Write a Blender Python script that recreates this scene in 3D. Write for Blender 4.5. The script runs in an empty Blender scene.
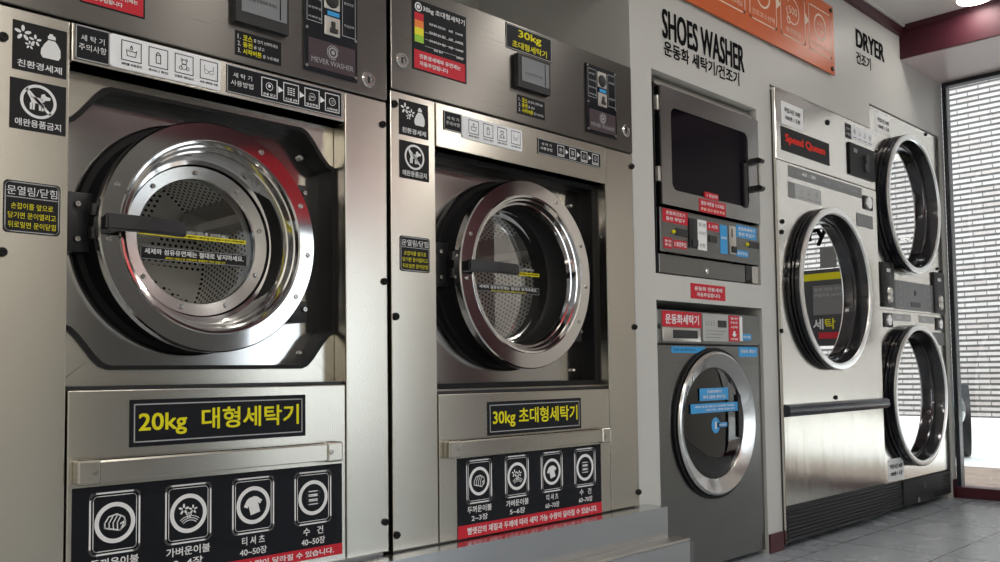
import bpy, bmesh, math, random
from mathutils import Matrix, Vector
random.seed(4)
PI = math.pi
SC = bpy.context.scene
COL = SC.collection

# ------------------------------------------------------------------ camera / surveying
F, CX, CY = 900.0, 500.0, 325.2377
MR = ((0.7065303258946986, -0.7075621221440538, -0.013066824332411499),
      (-0.028401695055088372, -0.046799973493645786, 0.9985004287425178),
      (0.7071126093552064, 0.7050997133654198, 0.05316156414999542))
CAM = Vector((0.0, -1.8535583, 0.75))

def ray(u, v):
    a, b = (u - CX) / F, -(v - CY) / F
    return Vector([a * MR[0][i] + b * MR[1][i] + MR[2][i] for i in range(3)])

def W(u, v, Y=0.0):                 # point of the vertical plane y=Y
    d = ray(u, v); t = (Y - CAM.y) / d.y
    p = CAM + d * t
    return p.x, p.z

def R4(xl, yt, yb, xr, yt2, yb2, Y=0.0):   # upright rectangle x0,x1,z0,z1 on plane y=Y
    a, b, c, d = W(xl, yt, Y), W(xl, yb, Y), W(xr, yt2, Y), W(xr, yb2, Y)
    return ((a[0] + b[0]) / 2, (c[0] + d[0]) / 2, (b[1] + d[1]) / 2, (a[1] + c[1]) / 2)

cam_d = bpy.data.cameras.new('camera')
cam = bpy.data.objects.new('camera', cam_d); COL.objects.link(cam)
m = Matrix.Identity(4)
for i in range(3):
    m[i][0] = MR[0][i]; m[i][1] = MR[1][i]; m[i][2] = -MR[2][i]; m[i][3] = CAM[i]
cam.matrix_world = m
cam_d.sensor_width = 36.0; cam_d.lens = 32.4; cam_d.shift_y = (CY - 281.0) / 1000.0
cam_d.clip_start = 0.02
SC.camera = cam

# ------------------------------------------------------------------ materials
def new_mat(name):
    mt = bpy.data.materials.new(name); mt.use_nodes = True
    nt = mt.node_tree
    return mt, nt, nt.nodes['Principled BSDF']

def plain(name, col, rough=0.5, metal=0.0, spec=0.5, bump=0.0, bscale=400.0, vary=0.0):
    mt, nt, b = new_mat(name)
    b.inputs['Base Color'].default_value = (*col, 1)
    b.inputs['Roughness'].default_value = rough
    b.inputs['Metallic'].default_value = metal
    b.inputs['Specular IOR Level'].default_value = spec
    tc = nt.nodes.new('ShaderNodeTexCoord')
    n = nt.nodes.new('ShaderNodeTexNoise'); n.inputs['Scale'].default_value = bscale
    nt.links.new(tc.outputs['Object'], n.inputs['Vector'])
    if bump:
        bp = nt.nodes.new('ShaderNodeBump'); bp.inputs['Strength'].default_value = bump; bp.inputs['Distance'].default_value = 0.002
        nt.links.new(n.outputs['Fac'], bp.inputs['Height']); nt.links.new(bp.outputs['Normal'], b.inputs['Normal'])
    if vary:
        n2 = nt.nodes.new('ShaderNodeTexNoise'); n2.inputs['Scale'].default_value = 3.0; n2.inputs['Detail'].default_value = 5
        nt.links.new(tc.outputs['Object'], n2.inputs['Vector'])
        r = nt.nodes.new('ShaderNodeMapRange'); r.inputs['To Min'].default_value = 1 - vary; r.inputs['To Max'].default_value = 1 + vary
        nt.links.new(n2.outputs['Fac'], r.inputs['Value'])
        mx = nt.nodes.new('ShaderNodeVectorMath'); mx.operation = 'SCALE'; mx.inputs[0].default_value = col
        nt.links.new(r.outputs['Result'], mx.inputs['Scale']); nt.links.new(mx.outputs[0], b.inputs['Base Color'])
    return mt

def brushed(name, col, rough, aniso, vert_streak=True):
    """brushed sheet steel: fine horizontal grain, highlights drawn out vertically"""
    mt, nt, b = new_mat(name)
    b.inputs['Metallic'].default_value = 1.0
    b.inputs['Anisotropic'].default_value = aniso
    tg = nt.nodes.new('ShaderNodeCombineXYZ')
    tg.inputs[2].default_value = 1.0
    nt.links.new(tg.outputs[0], b.inputs['Tangent'])
    tc = nt.nodes.new('ShaderNodeTexCoord')
    mp = nt.nodes.new('ShaderNodeMapping'); mp.inputs['Scale'].default_value = (4, 4, 900)
    n = nt.nodes.new('ShaderNodeTexNoise'); n.inputs['Scale'].default_value = 1.0; n.inputs['Detail'].default_value = 3
    nt.links.new(tc.outputs['Object'], mp.inputs['Vector']); nt.links.new(mp.outputs[0], n.inputs['Vector'])
    r = nt.nodes.new('ShaderNodeMapRange'); r.inputs['To Min'].default_value = rough * .94; r.inputs['To Max'].default_value = rough * 1.06
    nt.links.new(n.outputs['Fac'], r.inputs['Value']); nt.links.new(r.outputs['Result'], b.inputs['Roughness'])
    r2 = nt.nodes.new('ShaderNodeMapRange'); r2.inputs['To Min'].default_value = .985; r2.inputs['To Max'].default_value = 1.015
    nt.links.new(n.outputs['Fac'], r2.inputs['Value'])
    mx = nt.nodes.new('ShaderNodeVectorMath'); mx.operation = 'SCALE'; mx.inputs[0].default_value = col
    nt.links.new(r2.outputs['Result'], mx.inputs['Scale']); nt.links.new(mx.outputs[0], b.inputs['Base Color'])
    return mt

def glass(name, tint=(1, 1, 1), refl=1.0, ior=1.5, rough=0.0):
    mt = bpy.data.materials.new(name); mt.use_nodes = True; nt = mt.node_tree
    nt.nodes.clear()
    out = nt.nodes.new('ShaderNodeOutputMaterial'); mix = nt.nodes.new('ShaderNodeMixShader')
    tr = nt.nodes.new('ShaderNodeBsdfTransparent'); tr.inputs[0].default_value = (*tint, 1)
    gl = nt.nodes.new('ShaderNodeBsdfGlossy'); gl.inputs['Roughness'].default_value = rough
    fr = nt.nodes.new('ShaderNodeFresnel'); fr.inputs[0].default_value = ior
    ml = nt.nodes.new('ShaderNodeMath'); ml.operation = 'MULTIPLY'; ml.inputs[1].default_value = refl; ml.use_clamp = True
    nt.links.new(fr.outputs[0], ml.inputs[0]); nt.links.new(ml.outputs[0], mix.inputs[0])
    nt.links.new(tr.outputs[0], mix.inputs[1]); nt.links.new(gl.outputs[0], mix.inputs[2]); nt.links.new(mix.outputs[0], out.inputs[0])
    return mt

def emit(name, col, s):
    mt = bpy.data.materials.new(name); mt.use_nodes = True; nt = mt.node_tree
    nt.nodes.clear()
    out = nt.nodes.new('ShaderNodeOutputMaterial'); e = nt.nodes.new('ShaderNodeEmission')
    e.inputs[0].default_value = (*col, 1); e.inputs[1].default_value = s
    nt.links.new(e.outputs[0], out.inputs[0])
    return mt

M = {}
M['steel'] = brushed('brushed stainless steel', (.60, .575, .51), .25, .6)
M['steel_dark'] = brushed('dimmed stainless steel', (.185, .176, .163), .28, .6)  # same stainless as the stiles, colour dimmed for the dark ceiling it mirrors
M['steel_dry'] = brushed('bright stainless steel', (.76, .735, .68), .17, .5)
def wavy():
    mt, nt, b = new_mat('wavy polished stainless steel')
    b.inputs['Metallic'].default_value = 1.0; b.inputs['Base Color'].default_value = (.60, .575, .52, 1); b.inputs['Roughness'].default_value = .16
    tc = nt.nodes.new('ShaderNodeTexCoord'); mp = nt.nodes.new('ShaderNodeMapping'); mp.inputs['Scale'].default_value = (9, 1, 1.2)
    n = nt.nodes.new('ShaderNodeTexNoise'); n.inputs['Scale'].default_value = 1.0; n.inputs['Detail'].default_value = 2
    bp = nt.nodes.new('ShaderNodeBump'); bp.inputs['Strength'].default_value = .25; bp.inputs['Distance'].default_value = .02
    nt.links.new(tc.outputs['Object'], mp.inputs['Vector']); nt.links.new(mp.outputs[0], n.inputs['Vector']); nt.links.new(n.outputs['Fac'], bp.inputs['Height']); nt.links.new(bp.outputs[0], b.inputs['Normal'])
    return mt
M['steel_wavy'] = wavy()
M['steel_shoe'] = brushed('graphite coated steel', (.23, .232, .228), .28, .3)
M['steel_oven'] = brushed('satin steel', (.40, .395, .39), .24, .3)
M['steel_plinth'] = plain('worn stainless steel', (.60, .62, .64), .24, 1.0, bump=.05, bscale=30)
M['chrome'] = plain('chrome', (.72, .71, .70), .07, 1.0)
M['chrome_soft'] = plain('satin chrome', (.60, .59, .575), .21, 1.0)
M['mirror_plate'] = plain('polished steel plate', (.50, .49, .475), .13, 1.0)
M['alu'] = plain('cast aluminium', (.62, .60, .56), .32, 1.0)
M['black'] = plain('black plastic', (.012, .012, .014), .38, bump=.1)
M['rubber'] = plain('black rubber', (.008, .008, .009), .5, spec=.25, bump=.1)
M['gloss_black'] = plain('gloss black plastic', (.010, .011, .016), .12)
M['black_matt'] = plain('matt black plastic', (.008, .008, .009), .5, spec=.2)
M['navy_bar'] = plain('dark vinyl bumper', (.016, .019, .030), .25)
M['dark_grey'] = plain('dark grey plastic', (.026, .027, .029), .45, spec=.3, bump=.1)
M['mid_grey'] = plain('grey panel film', (.17, .175, .18), .35)
M['pale_grey'] = plain('pale grey panel', (.42, .43, .43), .35)
M['decal_black'] = plain('black decal film', (.008, .009, .013), .45, spec=.18)
M['decal_grey'] = plain('charcoal decal film', (.018, .018, .020), .5, spec=.15)
M['decal_white'] = plain('white decal film', (.84, .86, .90), .4)
M['decal_plum'] = plain('plum metallic film', (.055, .035, .045), .3)
M['ink_white'] = plain('white print', (.80, .81, .83), .5, spec=.12)
M['ink_grey'] = plain('grey print', (.40, .41, .42), .5, spec=.12)
M['ink_black'] = plain('black print', (.010, .010, .012), .8, spec=.04)
M['ink_yellow'] = plain('yellow print', (.78, .72, .02), .5, spec=.12)
M['ink_red'] = plain('red print', (.75, .035, .02), .5, spec=.12)
M['ink_cream'] = plain('pale orange print', (.92, .76, .62), .5, spec=.12)
M['red'] = plain('red film', (.56, .018, .035), .4, spec=.25)
M['orange_ink'] = plain('orange print', (.80, .22, .03), .5)
M['green_ink'] = plain('green print', (.30, .58, .03), .5)
M['blue'] = plain('blue film', (.03, .33, .72), .35)
M['yellow'] = plain('yellow film', (.80, .72, .01), .4)
M['orange'] = plain('orange acrylic', (.66, .135, .035), .38, spec=.3, vary=.06)
M['paper'] = plain('white paper', (.86, .87, .88), .7, spec=.2)
M['wall'] = plain('light grey wall panel', (.56, .56, .535), .45, bump=.06, vary=.025)
M['ceil'] = plain('ceiling paint', (.88, .85, .83), .6, bump=.1)
M['maroon'] = plain('maroon paint', (.065, .010, .019), .40, bump=.08)
M['maroon_dark'] = plain('dark maroon beam sheet', (.050, .0075, .015), .5, spec=.3)
M['soffit'] = plain('soffit sheet', (.66, .54, .53), .32)
M['frame'] = plain('window frame', (.018, .022, .030), .35)
M['screen'] = plain('lcd screen', (.22, .235, .25), .18)
M['white_wall'] = plain('white paint', (.80, .785, .74), .6)
M['grey_wall'] = plain('grey painted wall', (.14, .138, .135), .6)
M['glass'] = glass('window glass', (.97, .98, .98))
M['door_glass'] = glass('washer door glass', (.97, .98, .97), .4, 1.45)
M['dark_glass'] = glass('smoked door glass', (.22, .22, .24), 1.6, 1.55)
M['oven_glass'] = plain('black cabinet glass', (.006, .005, .009), .06, spec=.15)
M['dryer_glass'] = glass('dryer door glass', (.30, .31, .33), 1.0, 1.5)
M['lamp'] = emit('lamp diffuser', (1, .97, .92), 6.0)
M['screw'] = plain('screw steel', (.45, .44, .42), .25, 1.0)
M['car'] = plain('grey car paint', (.22, .23, .24), .25, .5)
M['lens'] = plain('headlight lens', (.16, .20, .20), .08, .7)
M['concrete'] = plain('sunlit concrete', (.72, .72, .70), .8, bump=.2, bscale=60)

def floor_mat():
    mt, nt, b = new_mat('grey floor tiles')
    tc = nt.nodes.new('ShaderNodeTexCoord')
    mp = nt.nodes.new('ShaderNodeMapping'); mp.inputs['Location'].default_value = (-5.46, .12, 0)
    nt.links.new(tc.outputs['Object'], mp.inputs['Vector'])
    br = nt.nodes.new('ShaderNodeTexBrick'); br.offset = 0; br.squash = 1
    br.inputs['Scale'].default_value = 1; br.inputs['Brick Width'].default_value = .41; br.inputs['Row Height'].default_value = .41
    br.inputs['Mortar Size'].default_value = .0035; br.inputs['Mortar Smooth'].default_value = .2
    br.inputs['Color1'].default_value = (.36, .395, .43, 1); br.inputs['Color2'].default_value = (.375, .41, .445, 1)
    br.inputs['Mortar'].default_value = (.10, .105, .11, 1)
    nt.links.new(mp.outputs[0], br.inputs['Vector'])
    n = nt.nodes.new('ShaderNodeTexNoise'); n.inputs['Scale'].default_value = 6; n.inputs['Detail'].default_value = 6
    nt.links.new(tc.outputs['Object'], n.inputs['Vector'])
    r = nt.nodes.new('ShaderNodeMapRange'); r.inputs['To Min'].default_value = .24; r.inputs['To Max'].default_value = .30
    nt.links.new(n.outputs['Fac'], r.inputs['Value']); nt.links.new(r.outputs['Result'], b.inputs['Roughness'])
    nt.links.new(br.outputs['Color'], b.inputs['Base Color'])
    bp = nt.nodes.new('ShaderNodeBump'); bp.inputs['Strength'].default_value = .3; bp.inputs['Distance'].default_value = .002; bp.invert = True
    nt.links.new(br.outputs['Fac'], bp.inputs['Height']); nt.links.new(bp.outputs[0], b.inputs['Normal'])
    return mt
M['floor'] = floor_mat()

def brick_mat():
    mt, nt, b = new_mat('white brick cladding')
    tc = nt.nodes.new('ShaderNodeTexCoord')
    mp = nt.nodes.new('ShaderNodeMapping'); mp.inputs['Rotation'].default_value = (PI / 2, 0, PI / 2)
    # bricks run along y, courses along z
    sx = nt.nodes.new('ShaderNodeSeparateXYZ'); cb = nt.nodes.new('ShaderNodeCombineXYZ')
    nt.links.new(tc.outputs['Object'], sx.inputs[0])
    nt.links.new(sx.outputs['Y'], cb.inputs['X']); nt.links.new(sx.outputs['Z'], cb.inputs['Y'])
    nt.nodes.remove(mp)
    br = nt.nodes.new('ShaderNodeTexBrick')
    br.inputs['Scale'].default_value = 1; br.inputs['Brick Width'].default_value = .25; br.inputs['Row Height'].default_value = .0665
    br.inputs['Mortar Size'].default_value = .0065; br.inputs['Mortar Smooth'].default_value = .1; br.inputs['Bias'].default_value = -.3
    br.inputs['Color1'].default_value = (.40, .382, .365, 1); br.inputs['Color2'].default_value = (.33, .29, .27, 1)
    br.inputs['Mortar'].default_value = (.12, .115, .11, 1)
    nt.links.new(cb.outputs[0], br.inputs['Vector'])
    n = nt.nodes.new('ShaderNodeTexNoise'); n.inputs['Scale'].default_value = 25; n.inputs['Detail'].default_value = 6
    nt.links.new(tc.outputs['Object'], n.inputs['Vector'])
    r = nt.nodes.new('ShaderNodeMapRange'); r.inputs['To Min'].default_value = .75; r.inputs['To Max'].default_value = 1.15
    nt.links.new(n.outputs['Fac'], r.inputs['Value'])
    mx = nt.nodes.new('ShaderNodeVectorMath'); mx.operation = 'SCALE'
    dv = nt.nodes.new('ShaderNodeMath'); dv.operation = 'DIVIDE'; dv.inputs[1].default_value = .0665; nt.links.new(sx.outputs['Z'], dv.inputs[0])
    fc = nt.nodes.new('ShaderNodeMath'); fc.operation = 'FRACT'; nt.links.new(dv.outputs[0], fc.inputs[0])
    lt = nt.nodes.new('ShaderNodeMath'); lt.operation = 'LESS_THAN'; lt.inputs[1].default_value = .36; nt.links.new(fc.outputs[0], lt.inputs[0])  # lower band of each course: joint shade painted dark along with the mortar
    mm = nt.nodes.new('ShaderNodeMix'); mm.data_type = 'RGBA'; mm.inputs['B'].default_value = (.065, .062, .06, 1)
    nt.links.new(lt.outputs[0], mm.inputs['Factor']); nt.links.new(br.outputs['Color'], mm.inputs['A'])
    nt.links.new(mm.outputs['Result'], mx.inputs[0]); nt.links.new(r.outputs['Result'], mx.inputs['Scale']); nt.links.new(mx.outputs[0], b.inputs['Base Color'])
    b.inputs['Roughness'].default_value = .9
    bp = nt.nodes.new('ShaderNodeBump'); bp.inputs['Strength'].default_value = .5; bp.inputs['Distance'].default_value = .01; bp.invert = True
    nt.links.new(br.outputs['Fac'], bp.inputs['Height']); nt.links.new(bp.outputs[0], b.inputs['Normal'])
    return mt
M['brick'] = brick_mat()

def paver_mat():
    mt, nt, b = new_mat('brown paving')
    tc = nt.nodes.new('ShaderNodeTexCoord')
    sx = nt.nodes.new('ShaderNodeSeparateXYZ'); cb = nt.nodes.new('ShaderNodeCombineXYZ')
    nt.links.new(tc.outputs['Object'], sx.inputs[0])
    nt.links.new(sx.outputs['Y'], cb.inputs['X']); nt.links.new(sx.outputs['X'], cb.inputs['Y'])
    br = nt.nodes.new('ShaderNodeTexBrick')
    br.inputs['Scale'].default_value = 1; br.inputs['Brick Width'].default_value = .22; br.inputs['Row Height'].default_value = .11
    br.inputs['Mortar Size'].default_value = .005
    br.inputs['Color1'].default_value = (.22, .155, .115, 1); br.inputs['Color2'].default_value = (.165, .12, .09, 1); br.inputs['Mortar'].default_value = (.24, .20, .165, 1)
    nt.links.new(cb.outputs[0], br.inputs['Vector'])
    n = nt.nodes.new('ShaderNodeTexNoise'); n.inputs['Scale'].default_value = 9; n.inputs['Detail'].default_value = 8
    nt.links.new(tc.outputs['Object'], n.inputs['Vector'])
    r = nt.nodes.new('ShaderNodeMapRange'); r.inputs['To Min'].default_value = .7; r.inputs['To Max'].default_value = 1.5
    nt.links.new(n.outputs['Fac'], r.inputs['Value'])
    mx = nt.nodes.new('ShaderNodeVectorMath'); mx.operation = 'SCALE'
    nt.links.new(br.outputs['Color'], mx.inputs[0]); nt.links.new(r.outputs['Result'], mx.inputs['Scale']); nt.links.new(mx.outputs[0], b.inputs['Base Color'])
    b.inputs['Roughness'].default_value = .85
    return mt
M['paver'] = paver_mat()

def drum_mat(name, cx, cz, flat):
    """perforated steel: staggered holes; flat=True for the back disc, else the cylinder wall"""
    mt, nt, b = new_mat(name)
    b.inputs['Metallic'].default_value = .5; b.inputs['Roughness'].default_value = .42
    N = nt.nodes.new; L = nt.links.new
    def mth(op, a, bb=None, cl=False):
        n = N('ShaderNodeMath'); n.operation = op; n.use_clamp = cl
        for k, q in enumerate((a, bb)):
            if q is None: continue
            if isinstance(q, (int, float)): n.inputs[k].default_value = q
            else: L(q, n.inputs[k])
        return n.outputs[0]
    tc = N('ShaderNodeTexCoord'); sx = N('ShaderNodeSeparateXYZ'); L(tc.outputs['Object'], sx.inputs[0])
    dx = mth('SUBTRACT', sx.outputs['X'], cx); dz = mth('SUBTRACT', sx.outputs['Z'], cz)
    ang = mth('ARCTAN2', dz, dx)
    if flat:
        u = mth('DIVIDE', dx, .017); v = mth('DIVIDE', dz, .0148)
    else:
        u = mth('MULTIPLY', ang, 17.0); v = mth('DIVIDE', sx.outputs['Y'], .0165)
    row = mth('FLOOR', v)
    half = mth('MULTIPLY', mth('MODULO', mth('ABSOLUTE', row), 2.0), .5)
    fu = mth('SUBTRACT', mth('FRACT', mth('ADD', u, half)), .5)
    fv = mth('SUBTRACT', mth('FRACT', v), .5)
    d = mth('SQRT', mth('ADD', mth('MULTIPLY', fu, fu), mth('MULTIPLY', fv, fv)))
    hole = mth('LESS_THAN', d, .27)
    if flat:
        rr = mth('SQRT', mth('ADD', mth('MULTIPLY', dx, dx), mth('MULTIPLY', dz, dz)))
        band = mth('GREATER_THAN', mth('SINE', mth('MULTIPLY', ang, 6.0)), -.35)
        hole = mth('MULTIPLY', hole, mth('MULTIPLY', band, mth('GREATER_THAN', rr, .03)))
    mx = N('ShaderNodeMix'); mx.data_type = 'RGBA'
    L(hole, mx.inputs['Factor']); mx.inputs['A'].default_value = (.95, .94, .91, 1); mx.inputs['B'].default_value = (.012, .012, .012, 1)
    L(mx.outputs['Result'], b.inputs['Base Color'])
    return mt

# ------------------------------------------------------------------ mesh helpers
class MB:
    """collects shapes in world coordinates and links them as ONE mesh object"""
    def __init__(s): s.bm = bmesh.new()
    def box(s, x0, x1, y0, y1, z0, z1, bev=0.0, seg=2):
        r = bmesh.ops.create_cube(s.bm, size=1.0)
        bmesh.ops.scale(s.bm, vec=(x1 - x0, y1 - y0, z1 - z0), verts=r['verts'])
        bmesh.ops.translate(s.bm, vec=((x0 + x1) / 2, (y0 + y1) / 2, (z0 + z1) / 2), verts=r['verts'])
        if bev:
            es = list({e for v in r['verts'] for e in v.link_edges})
            bmesh.ops.bevel(s.bm, geom=es, offset=bev, segments=seg, profile=.5, affect='EDGES')
        return s
    def prism(s, pts, y0, y1):
        n = len(pts)
        a = [s.bm.verts.new((x, y0, z)) for x, z in pts]; b = [s.bm.verts.new((x, y1, z)) for x, z in pts]
        s.bm.faces.new(a); s.bm.faces.new(b[::-1])
        for i in range(n):
            j = (i + 1) % n; s.bm.faces.new((a[i], b[i], b[j], a[j]))
        return s
    def xprism(s, pts, x0, x1):            # outline in (y,z) extruded along x
        n = len(pts)
        a = [s.bm.verts.new((x0, y, z)) for y, z in pts]; b = [s.bm.verts.new((x1, y, z)) for y, z in pts]
        s.bm.faces.new(a); s.bm.faces.new(b[::-1])
        for i in range(n):
            j = (i + 1) % n; s.bm.faces.new((a[i], b[i], b[j], a[j]))
        return s
    def frame(s, outer, inner, y0, y1):    # plate with a hole, same point count
        n = len(outer); V = s.bm.verts.new
        A = [V((x, y0, z)) for x, z in outer]; B = [V((x, y0, z)) for x, z in inner]
        C = [V((x, y1, z)) for x, z in outer]; D = [V((x, y1, z)) for x, z in inner]
        for i in range(n):
            j = (i + 1) % n
            for q in ((A[i], A[j], B[j], B[i]), (C[j], C[i], D[i], D[j]), (A[j], A[i], C[i], C[j]), (B[i], B[j], D[j], D[i])):
                try: s.bm.faces.new(q)
                except ValueError: pass
        return s
    def lathe(s, cx, cz, prof, n=96, close=False):   # prof [(r,y)] turned about the y axis
        rows = []
        for r, y in prof:
            if r < 1e-6: rows.append([s.bm.verts.new((cx, y, cz))])
            else: rows.append([s.bm.verts.new((cx + r * math.cos(2 * PI * i / n), y, cz + r * math.sin(2 * PI * i / n))) for i in range(n)])
        if close: rows.append(rows[0])
        for a, b in zip(rows, rows[1:]):
            for i in range(n):
                j = (i + 1) % n
                if len(a) == 1 and len(b) == 1: continue
                if len(a) == 1: s.bm.faces.new((a[0], b[j], b[i]))
                elif len(b) == 1: s.bm.faces.new((a[i], a[j], b[0]))
                else: s.bm.faces.new((a[i], a[j], b[j], b[i]))
        return s
    def cylx(s, x0, x1, cy, cz, r, n=24):
        rows = []
        for x in (x0, x1): rows.append([s.bm.verts.new((x, cy + r * math.cos(2 * PI * i / n), cz + r * math.sin(2 * PI * i / n))) for i in range(n)])
        for i in range(n):
            j = (i + 1) % n; s.bm.faces.new((rows[0][i], rows[0][j], rows[1][j], rows[1][i]))
        s.bm.faces.new(rows[0][::-1]); s.bm.faces.new(rows[1])
        return s
    def cylz(s, z0, z1, cx, cy, r, n=24, r1=None):
        rows = []
        for z, q in ((z0, r), (z1, r1 or r)): rows.append([s.bm.verts.new((cx + q * math.cos(2 * PI * i / n), cy + q * math.sin(2 * PI * i / n), z)) for i in range(n)])
        for i in range(n):
            j = (i + 1) % n; s.bm.faces.new((rows[0][i], rows[0][j], rows[1][j], rows[1][i]))
        s.bm.faces.new(rows[0][::-1]); s.bm.faces.new(rows[1])
        return s
    def build(s, name, mat, parent=None, smooth=None, label=None):
        bm = s.bm
        bmesh.ops.recalc_face_normals(bm, faces=bm.faces)
        me = bpy.data.meshes.new(name)
        root = parent
        while root is not None and root.parent is not None: root = root.parent
        if root is not None: bmesh.ops.translate(bm, vec=-root.location, verts=bm.verts)
        bm.to_mesh(me); bm.free()
        me.materials.append(M[mat] if isinstance(mat, str) else mat)
        o = bpy.data.objects.new(name, me); COL.objects.link(o)
        if parent is not None: o.parent = parent
        if smooth:
            me.shade_smooth()
            try: me.set_sharp_from_angle(angle=math.radians(smooth))
            except Exception: pass
        if label: o['label'] = label
        return o

def thing(name, loc, label, cat, group=None):
    o = bpy.data.objects.new(name, None); COL.objects.link(o); o.location = loc; o.empty_display_size = .05
    o['label'] = label; o['category'] = cat
    if group: o['group'] = group
    return o
def struct(o): o['kind'] = 'structure'; return o

# --- lettering -----------------------------------------------------
_tc = {}
def glyphs(s, bold):
    k = (s, bold)
    if k not in _tc:
        c = bpy.data.curves.new('t', 'FONT'); c.body = s; c.size = 1; c.resolution_u = 3; c.fill_mode = 'FRONT'
        o = bpy.data.objects.new('t', c); COL.objects.link(o)
        dg = bpy.context.evaluated_depsgraph_get()
        me = bpy.data.meshes.new_from_object(o.evaluated_get(dg))
        vs = [(v.co.x, v.co.y, 0.0) for v in me.vertices]; fs = [tuple(p.vertices) for p in me.polygons]
        COL.objects.unlink(o); bpy.data.objects.remove(o); bpy.data.curves.remove(c); bpy.data.meshes.remove(me)
        if bold >= .015:
            b_ = bold * .9; c_ = b_ * (.35 if bold > .04 else 1); v0, f0 = vs, fs; vs, fs = [], []
            for dx, dy, dd in ((-b_, -c_, 0), (b_, -c_, 1), (-b_, c_, 2), (b_, c_, 3), (0, 0, 4)):
                q = len(vs); vs += [(x + dx, y + dy, dd * .00012) for x, y, _ in v0]; fs += [tuple(i + q for i in f) for f in f0]
        xs = [v[0] for v in vs]; ys = [v[1] for v in vs]
        _tc[k] = (vs, fs, min(xs), max(xs), min(ys), max(ys))
    return _tc[k]

class Ink:
    """flat print on the plane y, in coordinates (x,z); several strokes and words become one mesh"""
    def __init__(s, y): s.y = y; s.v = []; s.f = []
    def text(s, txt, x0, x1, z0, z1, bold=0.0, fit=True):
        vs, fs, a, b, c, d = glyphs(txt, bold)
        sx = (x1 - x0) / (b - a); sz = (z1 - z0) / (d - c)
        if not fit: 
            sx = min(sx, sz * 1.05); mid = (x0 + x1) / 2; x0 = mid - sx * (b - a) / 2
        k = len(s.v)
        s.v += [(x0 + (x - a) * sx, z0 + (z - c) * sz, d_) for x, z, d_ in vs]; s.f += [tuple(i + k for i in f) for f in fs]
        return s
    def poly(s, pts):
        k = len(s.v); s.v += [(x, z, 0.0) for x, z in pts]; s.f.append(tuple(range(k, k + len(pts)))); return s
    def line(s, pts, w, closed=False):
        pts = list(pts)
        if closed: pts = pts + [pts[0]]
        for (ax, az), (bx, bz) in zip(pts, pts[1:]):
            dx, dz = bx - ax, bz - az; l = math.hypot(dx, dz) or 1; nx, nz = -dz / l * w / 2, dx / l * w / 2; ex, ez = dx / l * w / 2, dz / l * w / 2
            s.poly([(ax + nx - ex, az + nz - ez), (ax - nx - ex, az - nz - ez), (bx - nx + ex, bz - nz + ez), (bx + nx + ex, bz + nz + ez)])
        return s
    def ring(s, cx, cz, r, w, n=40, a0=0, a1=2 * PI, sz=1.0):
        full = abs(a1 - a0 - 2 * PI) < 1e-6
        for i in range(n):
            p, q = a0 + (a1 - a0) * i / n, a0 + (a1 - a0) * (i + 1) / n
            s.poly([(cx + (r - w / 2) * math.cos(p), cz + sz * (r - w / 2) * math.sin(p)), (cx + (r + w / 2) * math.cos(p), cz + sz * (r + w / 2) * math.sin(p)),
                    (cx + (r + w / 2) * math.cos(q), cz + sz * (r + w / 2) * math.sin(q)), (cx + (r - w / 2) * math.cos(q), cz + sz * (r - w / 2) * math.sin(q))])
        return s
    def disc(s, cx, cz, r, n=28, sz=1.0, rot=0.0, sq=1.0):
        pts = []
        for i in range(n):
            a = 2 * PI * i / n; x, z = r * math.cos(a), sq * r * math.sin(a)
            pts.append((cx + x * math.cos(rot) - z * math.sin(rot), cz + sz * (x * math.sin(rot) + z * math.cos(rot))))
        return s.poly(pts)
    def rrect(s, x0, x1, z0, z1, r, w):
        return s.line(rr(x0, x1, z0, z1, r), w, True)
    def flower(s, cx, cz, r):
        for k in range(5):
            a = PI / 2 + 2 * PI * k / 5
            s.disc(cx + .62 * r * math.cos(a), cz + .62 * r * math.sin(a), .40 * r, 12, rot=a, sq=.52)
        return s
    def build(s, name, mat, parent=None, label=None):
        me = bpy.data.meshes.new(name)
        root = parent
        while root is not None and root.parent is not None: root = root.parent
        ox, oy, oz = root.location if root is not None else (0, 0, 0)
        me.from_pydata([(x - ox, s.y - d_ - oy, z - oz) for x, z, d_ in s.v], [], s.f)
        me.materials.append(M[mat] if isinstance(mat, str) else mat)
        me.update()
        o = bpy.data.objects.new(name, me); COL.objects.link(o)
        if parent is not None: o.parent = parent
        if label: o['label'] = label
        return o

def rr(x0, x1, z0, z1, r, n=5):
    pts = []
    for cx, cz, a in ((x1 - r, z1 - r, 0), (x0 + r, z1 - r, PI / 2), (x0 + r, z0 + r, PI), (x1 - r, z0 + r, 1.5 * PI)):
        for i in range(n + 1):
            t = a + PI / 2 * i / n; pts.append((cx + r * math.cos(t), cz + r * math.sin(t)))
    return pts

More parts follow.
